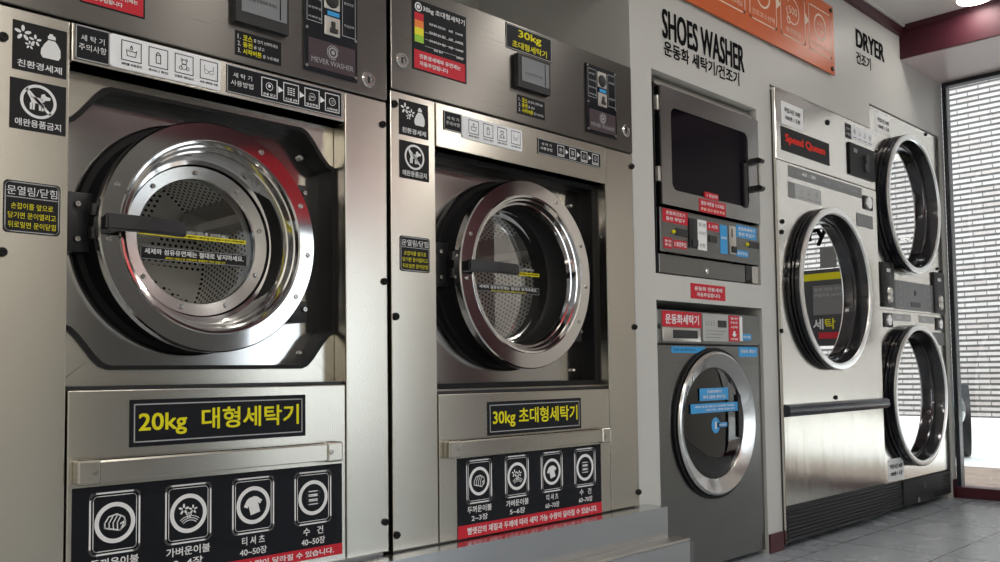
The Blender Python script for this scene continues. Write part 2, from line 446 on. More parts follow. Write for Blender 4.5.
def sticker(parent, rect, y, mat, texts=(), name='sticker', th=.0012, r=0.0, border=None, label=None, inks=()):
    """thin printed plate; texts = (string, u0, u1, v0, v1, colour, bold) in 0..1 of the plate, v upward"""
    x0, x1, z0, z1 = rect; w, h = x1 - x0, z1 - z0
    mb = MB()
    if r: mb.prism(rr(x0, x1, z0, z1, r), y - th, y)
    else: mb.box(x0, x1, y - th, y, z0, z1)
    o = mb.build(name, mat, parent, label=label)
    by = {}
    for t in texts:
        s, u0, u1, v0, v1, c = t[:6]; b = t[6] if len(t) > 6 else .012
        by.setdefault(c, Ink(y - th - .0005)).text(s, x0 + u0 * w, x0 + u1 * w, z0 + v0 * h, z0 + v1 * h, b)
    if border:
        c, bw, ins = border
        k = by.setdefault(c, Ink(y - th - .0005))
        if r: k.rrect(x0 + ins, x1 - ins, z0 + ins, z1 - ins, r, bw)
        else: k.line([(x0 + ins, z0 + ins), (x1 - ins, z0 + ins), (x1 - ins, z1 - ins), (x0 + ins, z1 - ins)], bw, True)
    for c, fn in inks:
        fn(by.setdefault(c, Ink(y - th - .0005)), x0, x1, z0, z1)
    for c, k in by.items(): k.build('lettering', c, o)
    return o

def bolt(parent, px, py, Y, r=.011, mat='rubber', name='bolt', d=.008):
    x, z = W(px, py, Y)
    return bolt_at(parent, x, z, Y, r, mat, name, d)
def bolt_at(parent, x, z, Y, r=.011, mat='rubber', name='bolt', d=.008):
    return MB().lathe(x, z, [(r, Y + .002), (r, Y - d * .5), (r * .75, Y - d), (r * .35, Y - d), (r * .3, Y - d * .6), (0, Y - d * .6)], 20).build(name, mat, parent, smooth=40)
def lock(parent, px, py, Y, r=.021):
    x, z = W(px, py, Y)
    o = MB().lathe(x, z, [(r, Y + .002), (r, Y - .004), (r * .86, Y - .007), (r * .55, Y - .007), (r * .5, Y - .004), (0, Y - .004)], 28).build('lock', 'chrome', parent, smooth=40)
    MB().box(x - .003, x + .003, Y - .0055, Y - .0035, z - r * .4, z + r * .4).build('keyway', 'black', o)

# ------------------------------------------------------------------ the setting
XE, HC = 5.60, 2.62             # end wall, ceiling height
YB, XL = -3.55, -3.2            # opposite wall, left wall
W1L, W1R = W(-5, 250, -.03)[0], 1.4225
W2L, W2R = 1.4355, 2.478
wl = MB()
DP = .86
def wbox(x0, x1, z0, z1, y0=0.0, y1=DP): wl.box(x0, x1, y0, y1, z0, z1)
wbox(XL, W1L - .01, 0, HC)
wl.box(W1L - .01, 2.520, .76, DP, 0, HC)                 # back of the washer bay
wbox(2.520, 2.645, .0, HC)                                # pier between washer and shoe machines
NX0, NX1 = 2.645, 3.392
wbox(NX0, NX1, 1.838, HC); wbox(NX0, NX1, 1.003, 1.098)
wl.box(NX0, NX1, .80, DP, 0, 1.838)
wbox(NX1, 3.512, 0, HC)                                    # pier before dryers
wbox(3.512, 4.546, 1.972, HC); wbox(4.546, 5.535, 2.102, HC)
wl.box(3.512, 5.535, .84, DP, 0, 2.108)
wbox(5.535, XE, 0, HC)
struct(wl.build('wall_back', 'wall'))
struct(MB().box(XL, XE, YB - .1, DP, -.1, 0).build('floor', 'floor'))
struct(MB().box(XL - .1, XE + .12, YB - .2, DP + .1, HC, HC + .5).build('ceiling', 'ceil'))
struct(MB().box(XL - .1, XL, YB - .1, DP, 0, HC).build('wall_left', 'white_wall'))
bb = MB(); bb.box(NX1 + .003, 3.509, -.008, -.0005, .001, .078); struct(bb.build('baseboard_back', 'maroon'))
struct(MB().box(5.538, XE - .002, -.009, -.0005, .001, .105).build('baseboard_right', 'maroon'))
# cornice, beam and soffit before the end window
struct(MB().box(XL, 4.978, -.022, -.0005, 2.560, HC - .004).build('trim_1', 'maroon'))
struct(MB().box(XL, 4.978, -.034, -.0225, 2.606, HC - .001).build('trim_2', 'white_wall'))
struct(MB().box(4.980, XE + .1, YB, -.0005, 2.434, HC - .001).build('trim_3', 'maroon_dark'))
struct(MB().box(4.9775, 4.9795, YB, -.036, 2.590, HC - .001).build('trim_5', 'maroon'))
struct(MB().box(4.988, XE + .01, YB, -.0008, 2.428, 2.4335).build('trim_4', 'soffit'))
# end window: frame members, threshold and panes, with the shop lettering on the glass
wf = MB()
y0 = -.012; Y1 = -1.34
wf.box(XE - .03, XE + .03, -.036, y0, .0, 2.427)
wf.box(XE - .03, XE + .03, Y1, -.0361, 2.404, 2.427)
wf.box(XE - .03, XE + .03, Y1, Y1 + .045, .05, 2.404)
win = struct(wf.build('window_1', 'frame'))
struct(MB().box(XE - .06, XE + .07, Y1, -.0125, .001, .062, .006).build('trim_6', 'maroon'))
for a, b in ((-.036, Y1 + .045),):
    g = MB().box(XE - .004, XE + .004, b, a, .062, 2.404).build('pane', 'glass', win)
struct(MB().box(XE - .03, XE + .09, YB, Y1 - .001, .0, 2.434).build('wall_right', 'white_wall'))
# shop banner and lettering stuck on the inside of the pane (reads correctly from the street)
XB = XE - .0045
bn = MB().box(XB - .003, XB, -1.0, -.50, .90, 1.395).build('window_banner', 'frame', win, label='dark shop banner film on the window pane')
class XInk(Ink):
    def build(s, name, mat, parent=None, label=None):
        me = bpy.data.meshes.new(name); me.from_pydata([(s.y - d_, a, b) for a, b, d_ in s.v], [], s.f); me.materials.append(M[mat]); me.update()
        o = bpy.data.objects.new(name, me); COL.objects.link(o); o.parent = parent
        return o
XInk(XB - .0042).text('세', -.835, -.765, 1.005, 1.075, .02).build('lettering', 'ink_white', bn)
XInk(XB - .0042).text('탁', -.755, -.685, 1.005, 1.075, .02).build('lettering', 'ink_yellow', bn)
XInk(XB - .0042).poly([(-.98, 1.325), (-.52, 1.325), (-.52, 1.37), (-.98, 1.37)]).build('stripe', 'ink_yellow', bn)
XInk(XB - .0042).poly([(-.80, .945), (-.56, .945), (-.56, .985), (-.80, .985)]).build('stripe', 'red', bn)
XInk(XB - .0042).poly([(-.83, 1.10), (-.61, 1.10), (-.61, 1.29), (-.83, 1.29)]).build('poster_back', 'mid_grey', bn)
XInk(XB - .0050).text('문의 전화 안내', -.82, -.63, 1.25, 1.275, .02).text('연중무휴 24시간', -.82, -.63, 1.215, 1.24, .02).build('lettering', 'ink_grey', bn)
XInk(XB - .0015).text('laundry', -1.20, -.72, 1.55, 1.70, .035).build('window_lettering', 'ink_black', win)
MB().box(XB - .003, XB, -.775, -.665, 1.40, 1.535).build('poster_back', 'mid_grey', win)
# opposite wall with its glazed shop front
ow = MB()
DX0, DX1 = 3.0, 4.3
ow.box(1.9, DX0, YB - .1, YB, 0, HC); ow.box(DX0, DX1, YB - .1, YB, 1.8, HC); ow.box(DX0, DX1, YB - .1, YB, 0, .12)
struct(ow.build('wall_front', 'grey_wall'))
struct(MB().box(XL, 1.8995, YB - .1, YB, 0, HC).build('wall_front_left', 'white_wall'))
struct(MB().box(DX1 + .0005, 4.8, YB - .1, YB, 0, HC).build('wall_front_right', 'white_wall'))
struct(MB().box(4.8005, XE, YB - .1, YB, 0, HC).build('trim_9', 'maroon'))
of = MB()
for x in (DX0, (DX0 + DX1) / 2, DX1 - .05): of.box(x, x + .05, YB - .08, YB - .02, .12, 1.8)
of.box(DX0, DX1, YB - .08, YB - .02, 1.75, 1.8); of.box(DX0, DX1, YB - .08, YB - .02, .12, .17)
w2o = struct(of.build('window_2', 'frame'))
MB().box(DX0, DX1, YB - .052, YB - .048, .17, 1.75).build('pane', 'glass', w2o)
struct(MB().box(XL, XE, YB, YB + .02, 2.245, HC).build('trim_7', 'maroon'))
struct(MB().box(2.95, 4.2, YB + .001, YB + .05, 1.82, 2.24).build('trim_8', 'red'))

# outdoors
struct(MB().box(XE + .08, 7.55, -16, 16, -.12, -.02).build('pavement', 'paver'))
struct(MB().box(7.55, 40, -30, 40, -.2, -.03).build('street', 'concrete'))
struct(MB().box(-30, XE + .07, -30, YB - .25, -.2, -.03).build('forecourt', 'concrete'))
bd = thing('brick_building', (11.9, 2, 0), 'white brick building wall across the street, seen through the end window', 'building')
MB().box(11.8, 14, -9, 16, .14, 5.6).build('brick_wall', 'brick', bd)
MB().box(11.74, 14, -9, 16, -.028, .138).build('plinth', 'concrete', bd)
MB().box(11.7, 14.1, -9.1, 16.1, 5.6, 5.75).build('coping', 'concrete', bd)

# car nose peeping past the dryers
def car():
    c = thing('parked_car', (8.9, 2.7, -.03), 'grey parked car whose headlight corner peeps past the window frame', 'car')
    def loft(secs, n=28):
        mb = MB(); rows = []
        for y, hw, z0, z1, e in secs:
            row = []
            for i in range(n):
                a = 2 * PI * i / n; ca, sa = math.cos(a), math.sin(a)
                row.append(mb.bm.verts.new((8.9 + hw * math.copysign(abs(ca) ** e, ca), y, (z0 + z1) / 2 + (z1 - z0) / 2 * math.copysign(abs(sa) ** e, sa))))
            rows.append(row)
        for a, b in zip(rows, rows[1:]):
            for i in range(n): mb.bm.faces.new((a[i], a[(i + 1) % n], b[(i + 1) % n], b[i]))
        mb.bm.faces.new(rows[0]); mb.bm.faces.new(rows[-1][::-1])
        return mb
    loft([(.98, .56, .25, .50, .85), (1.04, .76, .19, .60, .8), (1.3, .86, .15, .70, .6), (2.2, .90, .15, .80, .4), (3.9, .90, .15, .84, .4), (4.8, .86, .18, .82, .4), (5.05, .72, .25, .75, .5)]).build('body', 'car', c, 50)
    loft([(2.1, .66, .74, .80, .5), (2.8, .66, .76, 1.30, .5), (3.7, .64, .78, 1.34, .5), (4.7, .60, .78, .86, .5)]).build('cabin', 'gloss_black', c, 50)
    for hx in (8.13, 9.67):
        h = MB(); r = bmesh.ops.create_uvsphere(h.bm, u_segments=20, v_segments=12, radius=1)
        bmesh.ops.scale(h.bm, vec=(.10, .24, .155), verts=r['verts']); bmesh.ops.translate(h.bm, vec=(hx, .93, .40), verts=r['verts'])
        h.build('headlight', 'lens', c, 60)
    for x in (8.08, 9.72):
        for y in (1.55, 4.2):
            w = MB().cylx(x - .1, x + .1, y, .29, .315, 32)
            wo = w.build('wheel', 'rubber', c, 40)
            MB().cylx(x - .105, x + .105, y, .29, .19, 24).build('rim', 'alu', wo, 40)
    c.rotation_euler = (0, 0, math.radians(-70)); c.location = (9.26, 2.09, -.03)
car()

# ------------------------------------------------------------------ stainless plinth below the two washers
pl = thing('steel_plinth', (1.2, 0, 0), 'low two step stainless steel plinth the two big washers stand on', 'plinth')
PLZ = .298
a = MB(); a.box(W1L - .005, 2.51, -.012, .74, .0, PLZ); a.box(W1L - .30, 2.540, -.100, -.0125, 0, PLZ); a.build('upper_step', 'steel_plinth', pl)
a = MB(); a.box(W1L - .30, 2.58, -.158, -.1005, 0, .186); a.build('lower_step', 'steel_plinth', pl)
a = MB(); a.box(W1L - .30, 2.582, -.161, -.101, .1865, .196, .003); a.build('edge_strip', 'alu', pl, label='bright edge strip of the lower step')

# ------------------------------------------------------------------ icons
def ic_blanket(k, cx, cz, s):
    w = .09 * s
    k.line([(cx - .62 * s, cz - .28 * s), (cx - .62 * s, cz + .02 * s), (cx - .38 * s, cz + .38 * s), (cx + .1 * s, cz + .5 * s), (cx + .55 * s, cz + .28 * s), (cx + .62 * s, cz + .05 * s), (cx + .3 * s, cz - .5 * s)], w)
    k.line([(cx - .62 * s, cz - .28 * s), (cx + .3 * s, cz - .5 * s), (cx + .62 * s, cz - .2 * s), (cx + .62 * s, cz + .05 * s), (cx + .35 * s, cz - .1 * s)], w)
    for d in (-.35, -.1, .15): k.line([(cx + d * s, cz - .38 * s), (cx + (d - .02) * s, cz - .02 * s), (cx + (d + .22) * s, cz + .4 * s)], w * .8)
def ic_light(k, cx, cz, s):
    k.flower(cx - .32 * s, cz + .28 * s, .36 * s); k.flower(cx + .30 * s, cz + .22 * s, .30 * s); k.flower(cx + .02 * s, cz - .12 * s, .2 * s)
    for d, e in ((0, 0), (.14, .1), (.28, .22)):
        k.ring(cx + .1 * s, cz - 1.12 * s, (.68 + d) * s, .05 * s, 14, PI * .28, PI * .74)
def ic_shirt(k, cx, cz, s):
    P = [(-.2, .55), (.2, .55), (.42, .45), (.70, .12), (.48, -.06), (.36, .08), (.36, -.58), (-.36, -.58), (-.36, .08), (-.48, -.06), (-.70, .12), (-.42, .45)]
    t = .25
    P = [(x * math.cos(t) - z * math.sin(t), x * math.sin(t) + z * math.cos(t)) for x, z in P]
    Q = [(cx + x * s, cz + z * s) for x, z in P]
    k.poly([Q[0], Q[1], Q[2], Q[5], Q[6], Q[7], Q[8], Q[11]]); k.poly([Q[2], Q[3], Q[4], Q[5]]); k.poly([Q[8], Q[9], Q[10], Q[11]])
def ic_towel(k, cx, cz, s):
    for d in (-.34, 0, .34):
        k.rrect(cx - .52 * s, cx + .52 * s, cz + (d - .12) * s, cz + (d + .12) * s, .11 * s, .075 * s)
def ic_bottle(k, cx, cz, s):
    cx += .10 * s
    k.poly([(cx + x * s, cz + z * s) for x, z in ((.02, -.62), (.78, -.62), (.88, -.45), (.88, -.1), (.74, .18), (.6, .34), (.28, .34), (.08, .08), (-.06, -.2), (-.08, -.45))])
    k.poly([(cx + x * s, cz + z * s) for x, z in ((.26, .40), (.64, .40), (.62, .58), (.52, .60), (.50, .68), (.34, .68), (.32, .58), (.26, .56))])
    k.flower(cx - .92 * s, cz + .40 * s, .40 * s); k.flower(cx - .34 * s, cz + .16 * s, .30 * s); k.flower(cx - .60 * s, cz - .14 * s, .22 * s)
def ic_dog(k, cx, cz, s):
    k.ring(cx, cz, .86 * s, .16 * s, 44)
    k.line([(cx - .58 * s, cz + .58 * s), (cx + .58 * s, cz - .58 * s)], .15 * s)
    P = lambda *q: [(cx + x * s, cz + z * s) for x, z in q]
    k.poly(P((-.42, .12), (-.3, .22), (.2, .22), (.2, -.1), (-.36, -.1)))
    k.poly(P((.1, .16), (.14, .42), (.3, .50), (.38, .38), (.62, .32), (.60, .18), (.34, .12), (.24, -.02)))
    for x in (-.38, -.24, .08, .22): k.poly(P((x - .06, -.1), (x + .07, -.1), (x + .04, -.48), (x - .06, -.48)))
    k.poly(P((-.42, .12), (-.34, .18), (-.52, .44), (-.58, .4)))
def ic_basin(k, cx, cz, s):
    w = .09 * s
    k.line([(cx - .62 * s, cz + .15 * s), (cx - .5 * s, cz - .6 * s), (cx + .5 * s, cz - .6 * s), (cx + .62 * s, cz + .15 * s)], w)
    k.line([(cx - .55 * s, cz - .05 * s), (cx - .3 * s, cz + .05 * s), (cx - .1 * s, cz - .05 * s), (cx + .12 * s, cz + .05 * s), (cx + .32 * s, cz - .05 * s), (cx + .55 * s, cz + .05 * s)], w)
    k.ring(cx, cz + .38 * s, .15 * s, w, 14); k.line([(cx - .12 * s, cz + .45 * s), (cx, cz + .7 * s), (cx + .12 * s, cz + .45 * s)], w)
def ic_carton(k, cx, cz, s):
    k.line([(cx + x * s, cz + z * s) for x, z in ((-.28, -.65), (.28, -.65), (.28, .35), (0, .35), (-.28, .35))], .1 * s, True)
    k.line([(cx + x * s, cz + z * s) for x, z in ((-.28, .35), (-.12, .68), (.12, .6), (.28, .35))], .1 * s)
def ic_bear(k, cx, cz, s):
    k.ring(cx, cz + .28 * s, .32 * s, .08 * s, 20); k.ring(cx - .3 * s, cz + .56 * s, .13 * s, .08 * s, 12); k.ring(cx + .3 * s, cz + .56 * s, .13 * s, .08 * s, 12)
    k.ring(cx, cz - .3 * s, .36 * s, .08 * s, 20); k.ring(cx - .45 * s, cz - .5 * s, .2 * s, .08 * s, 14); k.ring(cx + .45 * s, cz - .5 * s, .2 * s, .08 * s, 14)
def ic_bra(k, cx, cz, s):
    w = .06 * s
    k.line([(cx - .6 * s, cz + .6 * s), (cx - .6 * s, cz + .0 * s)], w); k.line([(cx + .6 * s, cz + .6 * s), (cx + .6 * s, cz)], w)
    for d in (-1, 1):
        k.ring(cx + d * .32 * s, cz - .15 * s, .32 * s, w, 16, PI, 2 * PI); k.line([(cx, cz - .15 * s), (cx + d * .6 * s, cz + .1 * s)], w)
def ic_press(k, cx, cz, s):
    k.ring(cx, cz, .6 * s, .1 * s, 28); k.disc(cx, cz + .08 * s, .26 * s, 16)
def ic_keys(k, cx, cz, s):
    for z in (-.5, -.15, .2, .55):
        for x in (-.5, 0, .5): k.poly([(cx + (x - .18) * s, cz + (z - .08) * s), (cx + (x + .18) * s, cz + (z - .08) * s), (cx + (x + .18) * s, cz + (z + .08) * s), (cx + (x - .18) * s, cz + (z + .08) * s)])
def ic_coin(k, cx, cz, s, w=.07):
    k.ring(cx, cz, .6 * s, w * s, 28, PI * .95, PI * 2.8); k.ring(cx - .45 * s, cz - .5 * s, .15 * s, w * s, 12)
    k.text('500', cx - .42 * s, cx + .42 * s, cz - .16 * s, cz + .2 * s, .01)
def ic_start(k, cx, cz, s, w=.07):
    k.ring(cx, cz, .62 * s, .1 * s, 28); k.text('시작', cx - .34 * s, cx + .34 * s, cz - .02 * s, cz + .28 * s, .01); k.text('START', cx - .32 * s, cx + .32 * s, cz - .28 * s, cz - .12 * s, .01)

# ------------------------------------------------------------------ big front loaders
def washer(sp):
    Y = -.03
    x0, x1, xa, xb = sp['x']                 # outer edges, then inner edges of the two side stiles
    zb, zh, zt = sp['z']                      # underside, line below the control fascia, top
    t = thing('washing_machine', (x0, Y, PLZ), sp['label'], 'washing machine', 'big coin washing machines')
    cx, cz, R = sp['door']
    xo0, xo1 = xa, xb
    zoT, zoB = sp['open']                     # recess: top and bottom of the stepped-back bay
    zlab = sp['zstrip']                       # bottom edge of label strip
    zlow = sp['zlow']                         # top of lower panel
    g = .0025
    # cabinet shell
    b = MB()
    b.box(x0 + .003, x0 + .02, Y + .03, .70, zb + .01, zt - .01); b.box(x1 - .02, x1 - .003, Y + .03, .70, zb + .01, zt - .01)
    b.box(x0 + .02, x1 - .02, .69, .70, zb + .01, zt - .01); b.box(x0 + .02, x1 - .02, Y + .03, .70, zt - .02, zt - .01); b.box(x0 + .003, x1 - .003, Y + .03, .70, zb + .01, zb + .03)
    b.box(x0 + .01, x1 - .01, Y + .012, .70, PLZ + .0005, zb + .012)
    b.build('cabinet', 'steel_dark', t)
    # stiles
    MB().box(x0, xa - .0015, Y, Y + .05, zb, zh - .003, .0025).build('side_panel', 'steel', t)
    MB().box(xb + .0015, x1, Y, Y + .05, zb, zh - .003, .0025).build('side_panel', 'steel', t)
    # control fascia
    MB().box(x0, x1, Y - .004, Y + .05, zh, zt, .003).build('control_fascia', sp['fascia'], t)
    # label strip
    MB().box(xa + .001, xb - .001, Y - .002, Y + .03, zlab, zh - .004, .002).build('label_strip', 'steel', t)
    # lower panel
    MB().box(xa + .002, xb - .002, Y - .001, Y + .045, zb, zlow, .0025).build('lower_panel', 'steel', t)
    # recessed surround with its opening
    YS = Y + .05
    if sp['chamfer']:
        c, d, n = .095, .085, 6
        e = .002
        def corner(px, pz, sx, sz):
            # soft S-shaped chamfer from the vertical side to the horizontal edge
            P = []
            for i in range(n + 1):
                q = i / n; s_ = q * q * (3 - 2 * q)
                P.append((px + sx * c * q, pz + sz * d * (s_ - 1) * 1.0))
            return P
        TL = corner(xo0 + e, zoT, 1, 1); TR = corner(xo1 - e, zoT, -1, 1)[::-1]
        BR = corner(xo1 - e, zoB, -1, -1); BL = corner(xo0 + e, zoB, 1, -1)[::-1]
        inner = TL + TR + BR + BL
        zT2, zB2 = zlab - .004, zlow + .004
        outer = [(xo0 - .01, zT2)] * n + [(xo0 + c, zT2)] + [(xo1 - c, zT2)] + [(xo1 + .01, zT2)] * n + [(xo1 + .01, zB2)] * n + [(xo1 - c, zB2)] + [(xo0 + c, zB2)] + [(xo0 - .01, zB2)] * n
        # keep polygons tidy: spread the outer points a little
        outer = [(x, z + (0.0001 * i if i % 2 else 0)) for i, (x, z) in enumerate(outer)]
        MB().frame(outer, inner, YS, YS + .004).build('bay_surround', 'steel', t)
        def off(k):                           # the outline moved towards the centre
            mx_, mz_ = (xo0 + xo1) / 2, (zoT + zoB) / 2
            return [(mx_ + (x - mx_) * (1 - k / (xo1 - xo0) * 2), mz_ + (z - mz_) * (1 - k / (zoT - zoB) * 2)) for x, z in inner]
        MB().frame(off(-.003), off(.006), YS - .006, YS + .062).build('bay_gasket', 'rubber', t, 40)
    else:
        MB().frame([(xo0 - .01, zlab - .003), (xo1 + .01, zlab - .003), (xo1 + .01, zlow + .003), (xo0 - .01, zlow + .003)],
                   [(xo0 - .002, zoT), (xo1 - .014, zoT), (xo1 - .014, zoB), (xo0 - .002, zoB)], YS, YS + .004).build('bay_surround', 'steel', t)
        MB().frame([(xo0 - .02, zoT + .012), (xo1 + .004, zoT + .012), (xo1 + .004, zoB - .012), (xo0 - .02, zoB - .012)],
                   [(xo0 - .004, zoT - .004), (xo1 - .016, zoT - .004), (xo1 - .016, zoB + .004), (xo0 - .004, zoB + .004)], YS - .004, YS + .062).build('bay_gasket', 'rubber', t)
    MB().box(xa, xb, Y + .012, YS - .007, zlow + .001, zlow + .008).build('sill', 'black', t)
    # steel back plate with a round hole
    YP = YS + .055
    n = 64; hole = []; outer = []
    hx0, hx1, hz0, hz1 = xo0 - .015, xo1 + .01, zoB - .015, zoT + .015
    for i in range(n):
        a = 2 * PI * i / n; c_, s_ = math.cos(a), math.sin(a)
        hole.append((cx + .70 * R * c_, cz + .70 * R * s_))
        k = min((hx1 - cx) / c_ if c_ > 1e-6 else 1e9, (hx0 - cx) / c_ if c_ < -1e-6 else 1e9, (hz1 - cz) / s_ if s_ > 1e-6 else 1e9, (hz0 - cz) / s_ if s_ < -1e-6 else 1e9)
        outer.append((cx + k * c_, cz + k * s_))
    for (qx, qz) in ((hx1, hz1), (hx0, hz1), (hx0, hz0), (hx1, hz0)):   # snap nearest point to the corner
        j = min(range(n), key=lambda i: (outer[i][0] - qx) ** 2 + (outer[i][1] - qz) ** 2); outer[j] = (qx, qz)
    MB().frame(outer, hole, YP, YP + .004).build('back_plate', sp['plate'], t)
    # black boot behind the door
    yf = sp['yf']
    MB().lathe(cx - .02, cz, [(R * 1.02, YP - .0005), (R * 1.02, YP - .012), (R * 1.0, YP - .018), (R * .95, YP - .018), (R * .93, YP - .028), (R * .91, yf + .035), (R * .80, yf + .035), (R * .76, YP - .01), (R * .72, YP), (R * .71, YP + .06)], 96).build('door_boot', 'rubber', t, 45)
    # chrome door: rim, stepped lips and the deep inner cone
    yg = sp['yg']; ra, rg = sp['ra'], sp['rg']
    rim = MB().lathe(cx, cz, [(R * .95, yf + .034), (R * .985, yf + .034), (R, yf + .028), (R, yf + .004), (R - .003, yf), (R * .845, yf), (R * .835, yf - .004), (R * .815, yf - .003), (R * .80, yf + .006), (R * .785, yf + .007), (R * .765, yf + .022), (R * .75, yf + .023), (R * .735, yf + .034), (ra * 1.06, yg - .012), (ra * 1.005, yg - .010)], 128).build('door_ring', sp['ring'], t, 28)
    for a in (24, -5, -31, 158, 186, 62):
        a = math.radians(a)
        bolt_at(rim, cx + .925 * R * math.cos(a), cz + .925 * R * math.sin(a), yf, .006, 'screw', 'rivet', .003)
    gr = MB().lathe(cx, cz, [(ra * 1.02, yg + .004), (ra * 1.0, yg), (ra * .985, yg - .002), (rg * 1.02, yg + .003), (rg, yg + .007)], 96).build('glass_ring', 'chrome_soft', t, 35)
    for k in range(9):
        a = 2 * PI * k / 9 + .25
        rm = (ra + rg) / 2
        bolt_at(gr, cx + rm * math.cos(a), cz + rm * math.sin(a), yg, .0055, 'screw', 'rivet', .004)
    MB().lathe(cx, cz, [(rg * 1.01, yg + .006), (0, yg + .006)], 64).build('door_glass', 'door_glass', t)
    # drum with lifters
    rd = sp['rd']
    y_a, y_b = YP + .05, YP + .43
    dr = MB().lathe(cx, cz, [(rg * 1.05, y_a - .01), (rd * .9, y_a), (rd, y_a + .012), (rd, y_b), (rd * .97, y_b + .01)], 96).build('drum', drum_mat('perforated drum steel', cx - x0, cz - PLZ, False), t, 40)
    MB().lathe(cx, cz, [(rd, y_b + .008), (rd * .5, y_b - .008), (0, y_b - .012)], 64).build('drum_back', drum_mat('perforated drum back', cx - x0, cz - PLZ, True), dr, 40)
    for k in range(3):
        a = 2 * PI * k / 3 + .5
        li = MB(); r0 = rd * .99
        ux, uz = math.cos(a), math.sin(a)
        pts = [(cx + r0 * math.cos(a + .2), cz + r0 * math.sin(a + .2)), (cx + .76 * rd * math.cos(a + .06), cz + .76 * rd * math.sin(a + .06)), (cx + .76 * rd * math.cos(a - .06), cz + .76 * rd * math.sin(a - .06)), (cx + r0 * math.cos(a - .2), cz + r0 * math.sin(a - .2))]
        li.prism(pts, y_a + .02, y_b - .01).build('lifter', 'chrome_soft', dr)
    # hinge at the left, latches at the right, black pull handle
    hz = cz + .012
    hb = MB().box(xa - .012, cx - R * .93, YP - .035, YP - .001, hz - .062, hz + .062, .004)
    for dz in (-.024, .024): hb.cylz(hz + dz - .012, hz + dz + .012, cx - R * .985, yf + .035, .010)
    h = hb.build('hinge', 'black', t, 40)
    for dz in (-.036, .036): bolt_at(h, cx - R * 1.085, hz + dz, YP - .035, .007, 'screw', 'screw')
    hy = yf - .038
    pts = []
    hx0_, hx1_ = cx - R * 1.0, cx - R * sp['hand']
    for q in (0, .25, .5, .75, 1): pts.append((hx0_ + (hx1_ - hx0_) * q, hy - .010 * math.sin(PI * q)))
    hm = MB(); hh = .0165 * sp['hs']
    n2 = len(pts); vs = []
    for i, (x, y) in enumerate(pts):
        vs.append([hm.bm.verts.new(q) for q in ((x, y, hz - .008 - hh), (x, y, hz - .008 + hh), (x, y + .018, hz - .008 + hh), (x, y + .018, hz - .008 - hh))])
    for a_, b_ in zip(vs, vs[1:]):
        for i in range(4): hm.bm.faces.new((a_[i], a_[(i + 1) % 4], b_[(i + 1) % 4], b_[i]))
    hm.bm.faces.new(vs[0]); hm.bm.faces.new(vs[-1][::-1])
    bmesh.ops.bevel(hm.bm, geom=list(hm.bm.edges), offset=.004, segments=2, affect='EDGES')
    hm.box(hx0_ + .004, hx0_ + .035, hy + .012, yf + .001, hz - .008 - hh * .9, hz - .008 + hh * .9, .003)
    hm.build('door_handle', 'black', t, 40)
    for dz, dd in ((R * .52, 0), (-R * .60, 1)):
        lm = MB().box(cx + R * .80, cx + R * 1.03, YP - .05, YP - .001, cz + dz - .026, cz + dz + .026, .004)
        lo = lm.build('latch', 'black', t, 40)
        bolt_at(lo, cx + R * .99, cz + dz + .006, YP - .05, .007, 'screw', 'screw')
    for (qx, qz) in ((xb - .060, zoT - .055), (xb - .060, zoB + .035)):
        MB().lathe(qx, qz, [(.008, YP - .0005), (.008, YP - .010), (.004, YP - .014), (0, YP - .014)], 16).build('clip', 'screw', t, 40)
    # pull bar across the lower panel
    px0, px1, pz0, pz1 = sp['bar']
    pb = MB(); ew = .045
    pb.xprism([(Y - .001, pz0), (Y - .023, pz0 + .002), (Y - .024, pz0 + .004), (Y - .024, pz1 - .004), (Y - .022, pz1), (Y - .001, pz1)], px0 + ew, px1 - ew)
    po = pb.build('pull_bar', 'steel', t)
    for q0, q1 in ((px0, px0 + ew), (px1 - ew, px1)):
        MB().box(q0, q1, Y - .027, Y - .001, pz0 - .002, pz1 + .002, .005, 3).build('bar_end', 'steel', po)
    for i, (q0, q1) in enumerate(((px0, px0 + ew), (px1 - ew, px1))):
        bolt_at(po, q0 + ew * .75 if i == 0 else q0 + ew * .25, (pz0 + pz1) / 2, Y - .027, .0055, 'screw', 'screw', .003)
    return t, Y

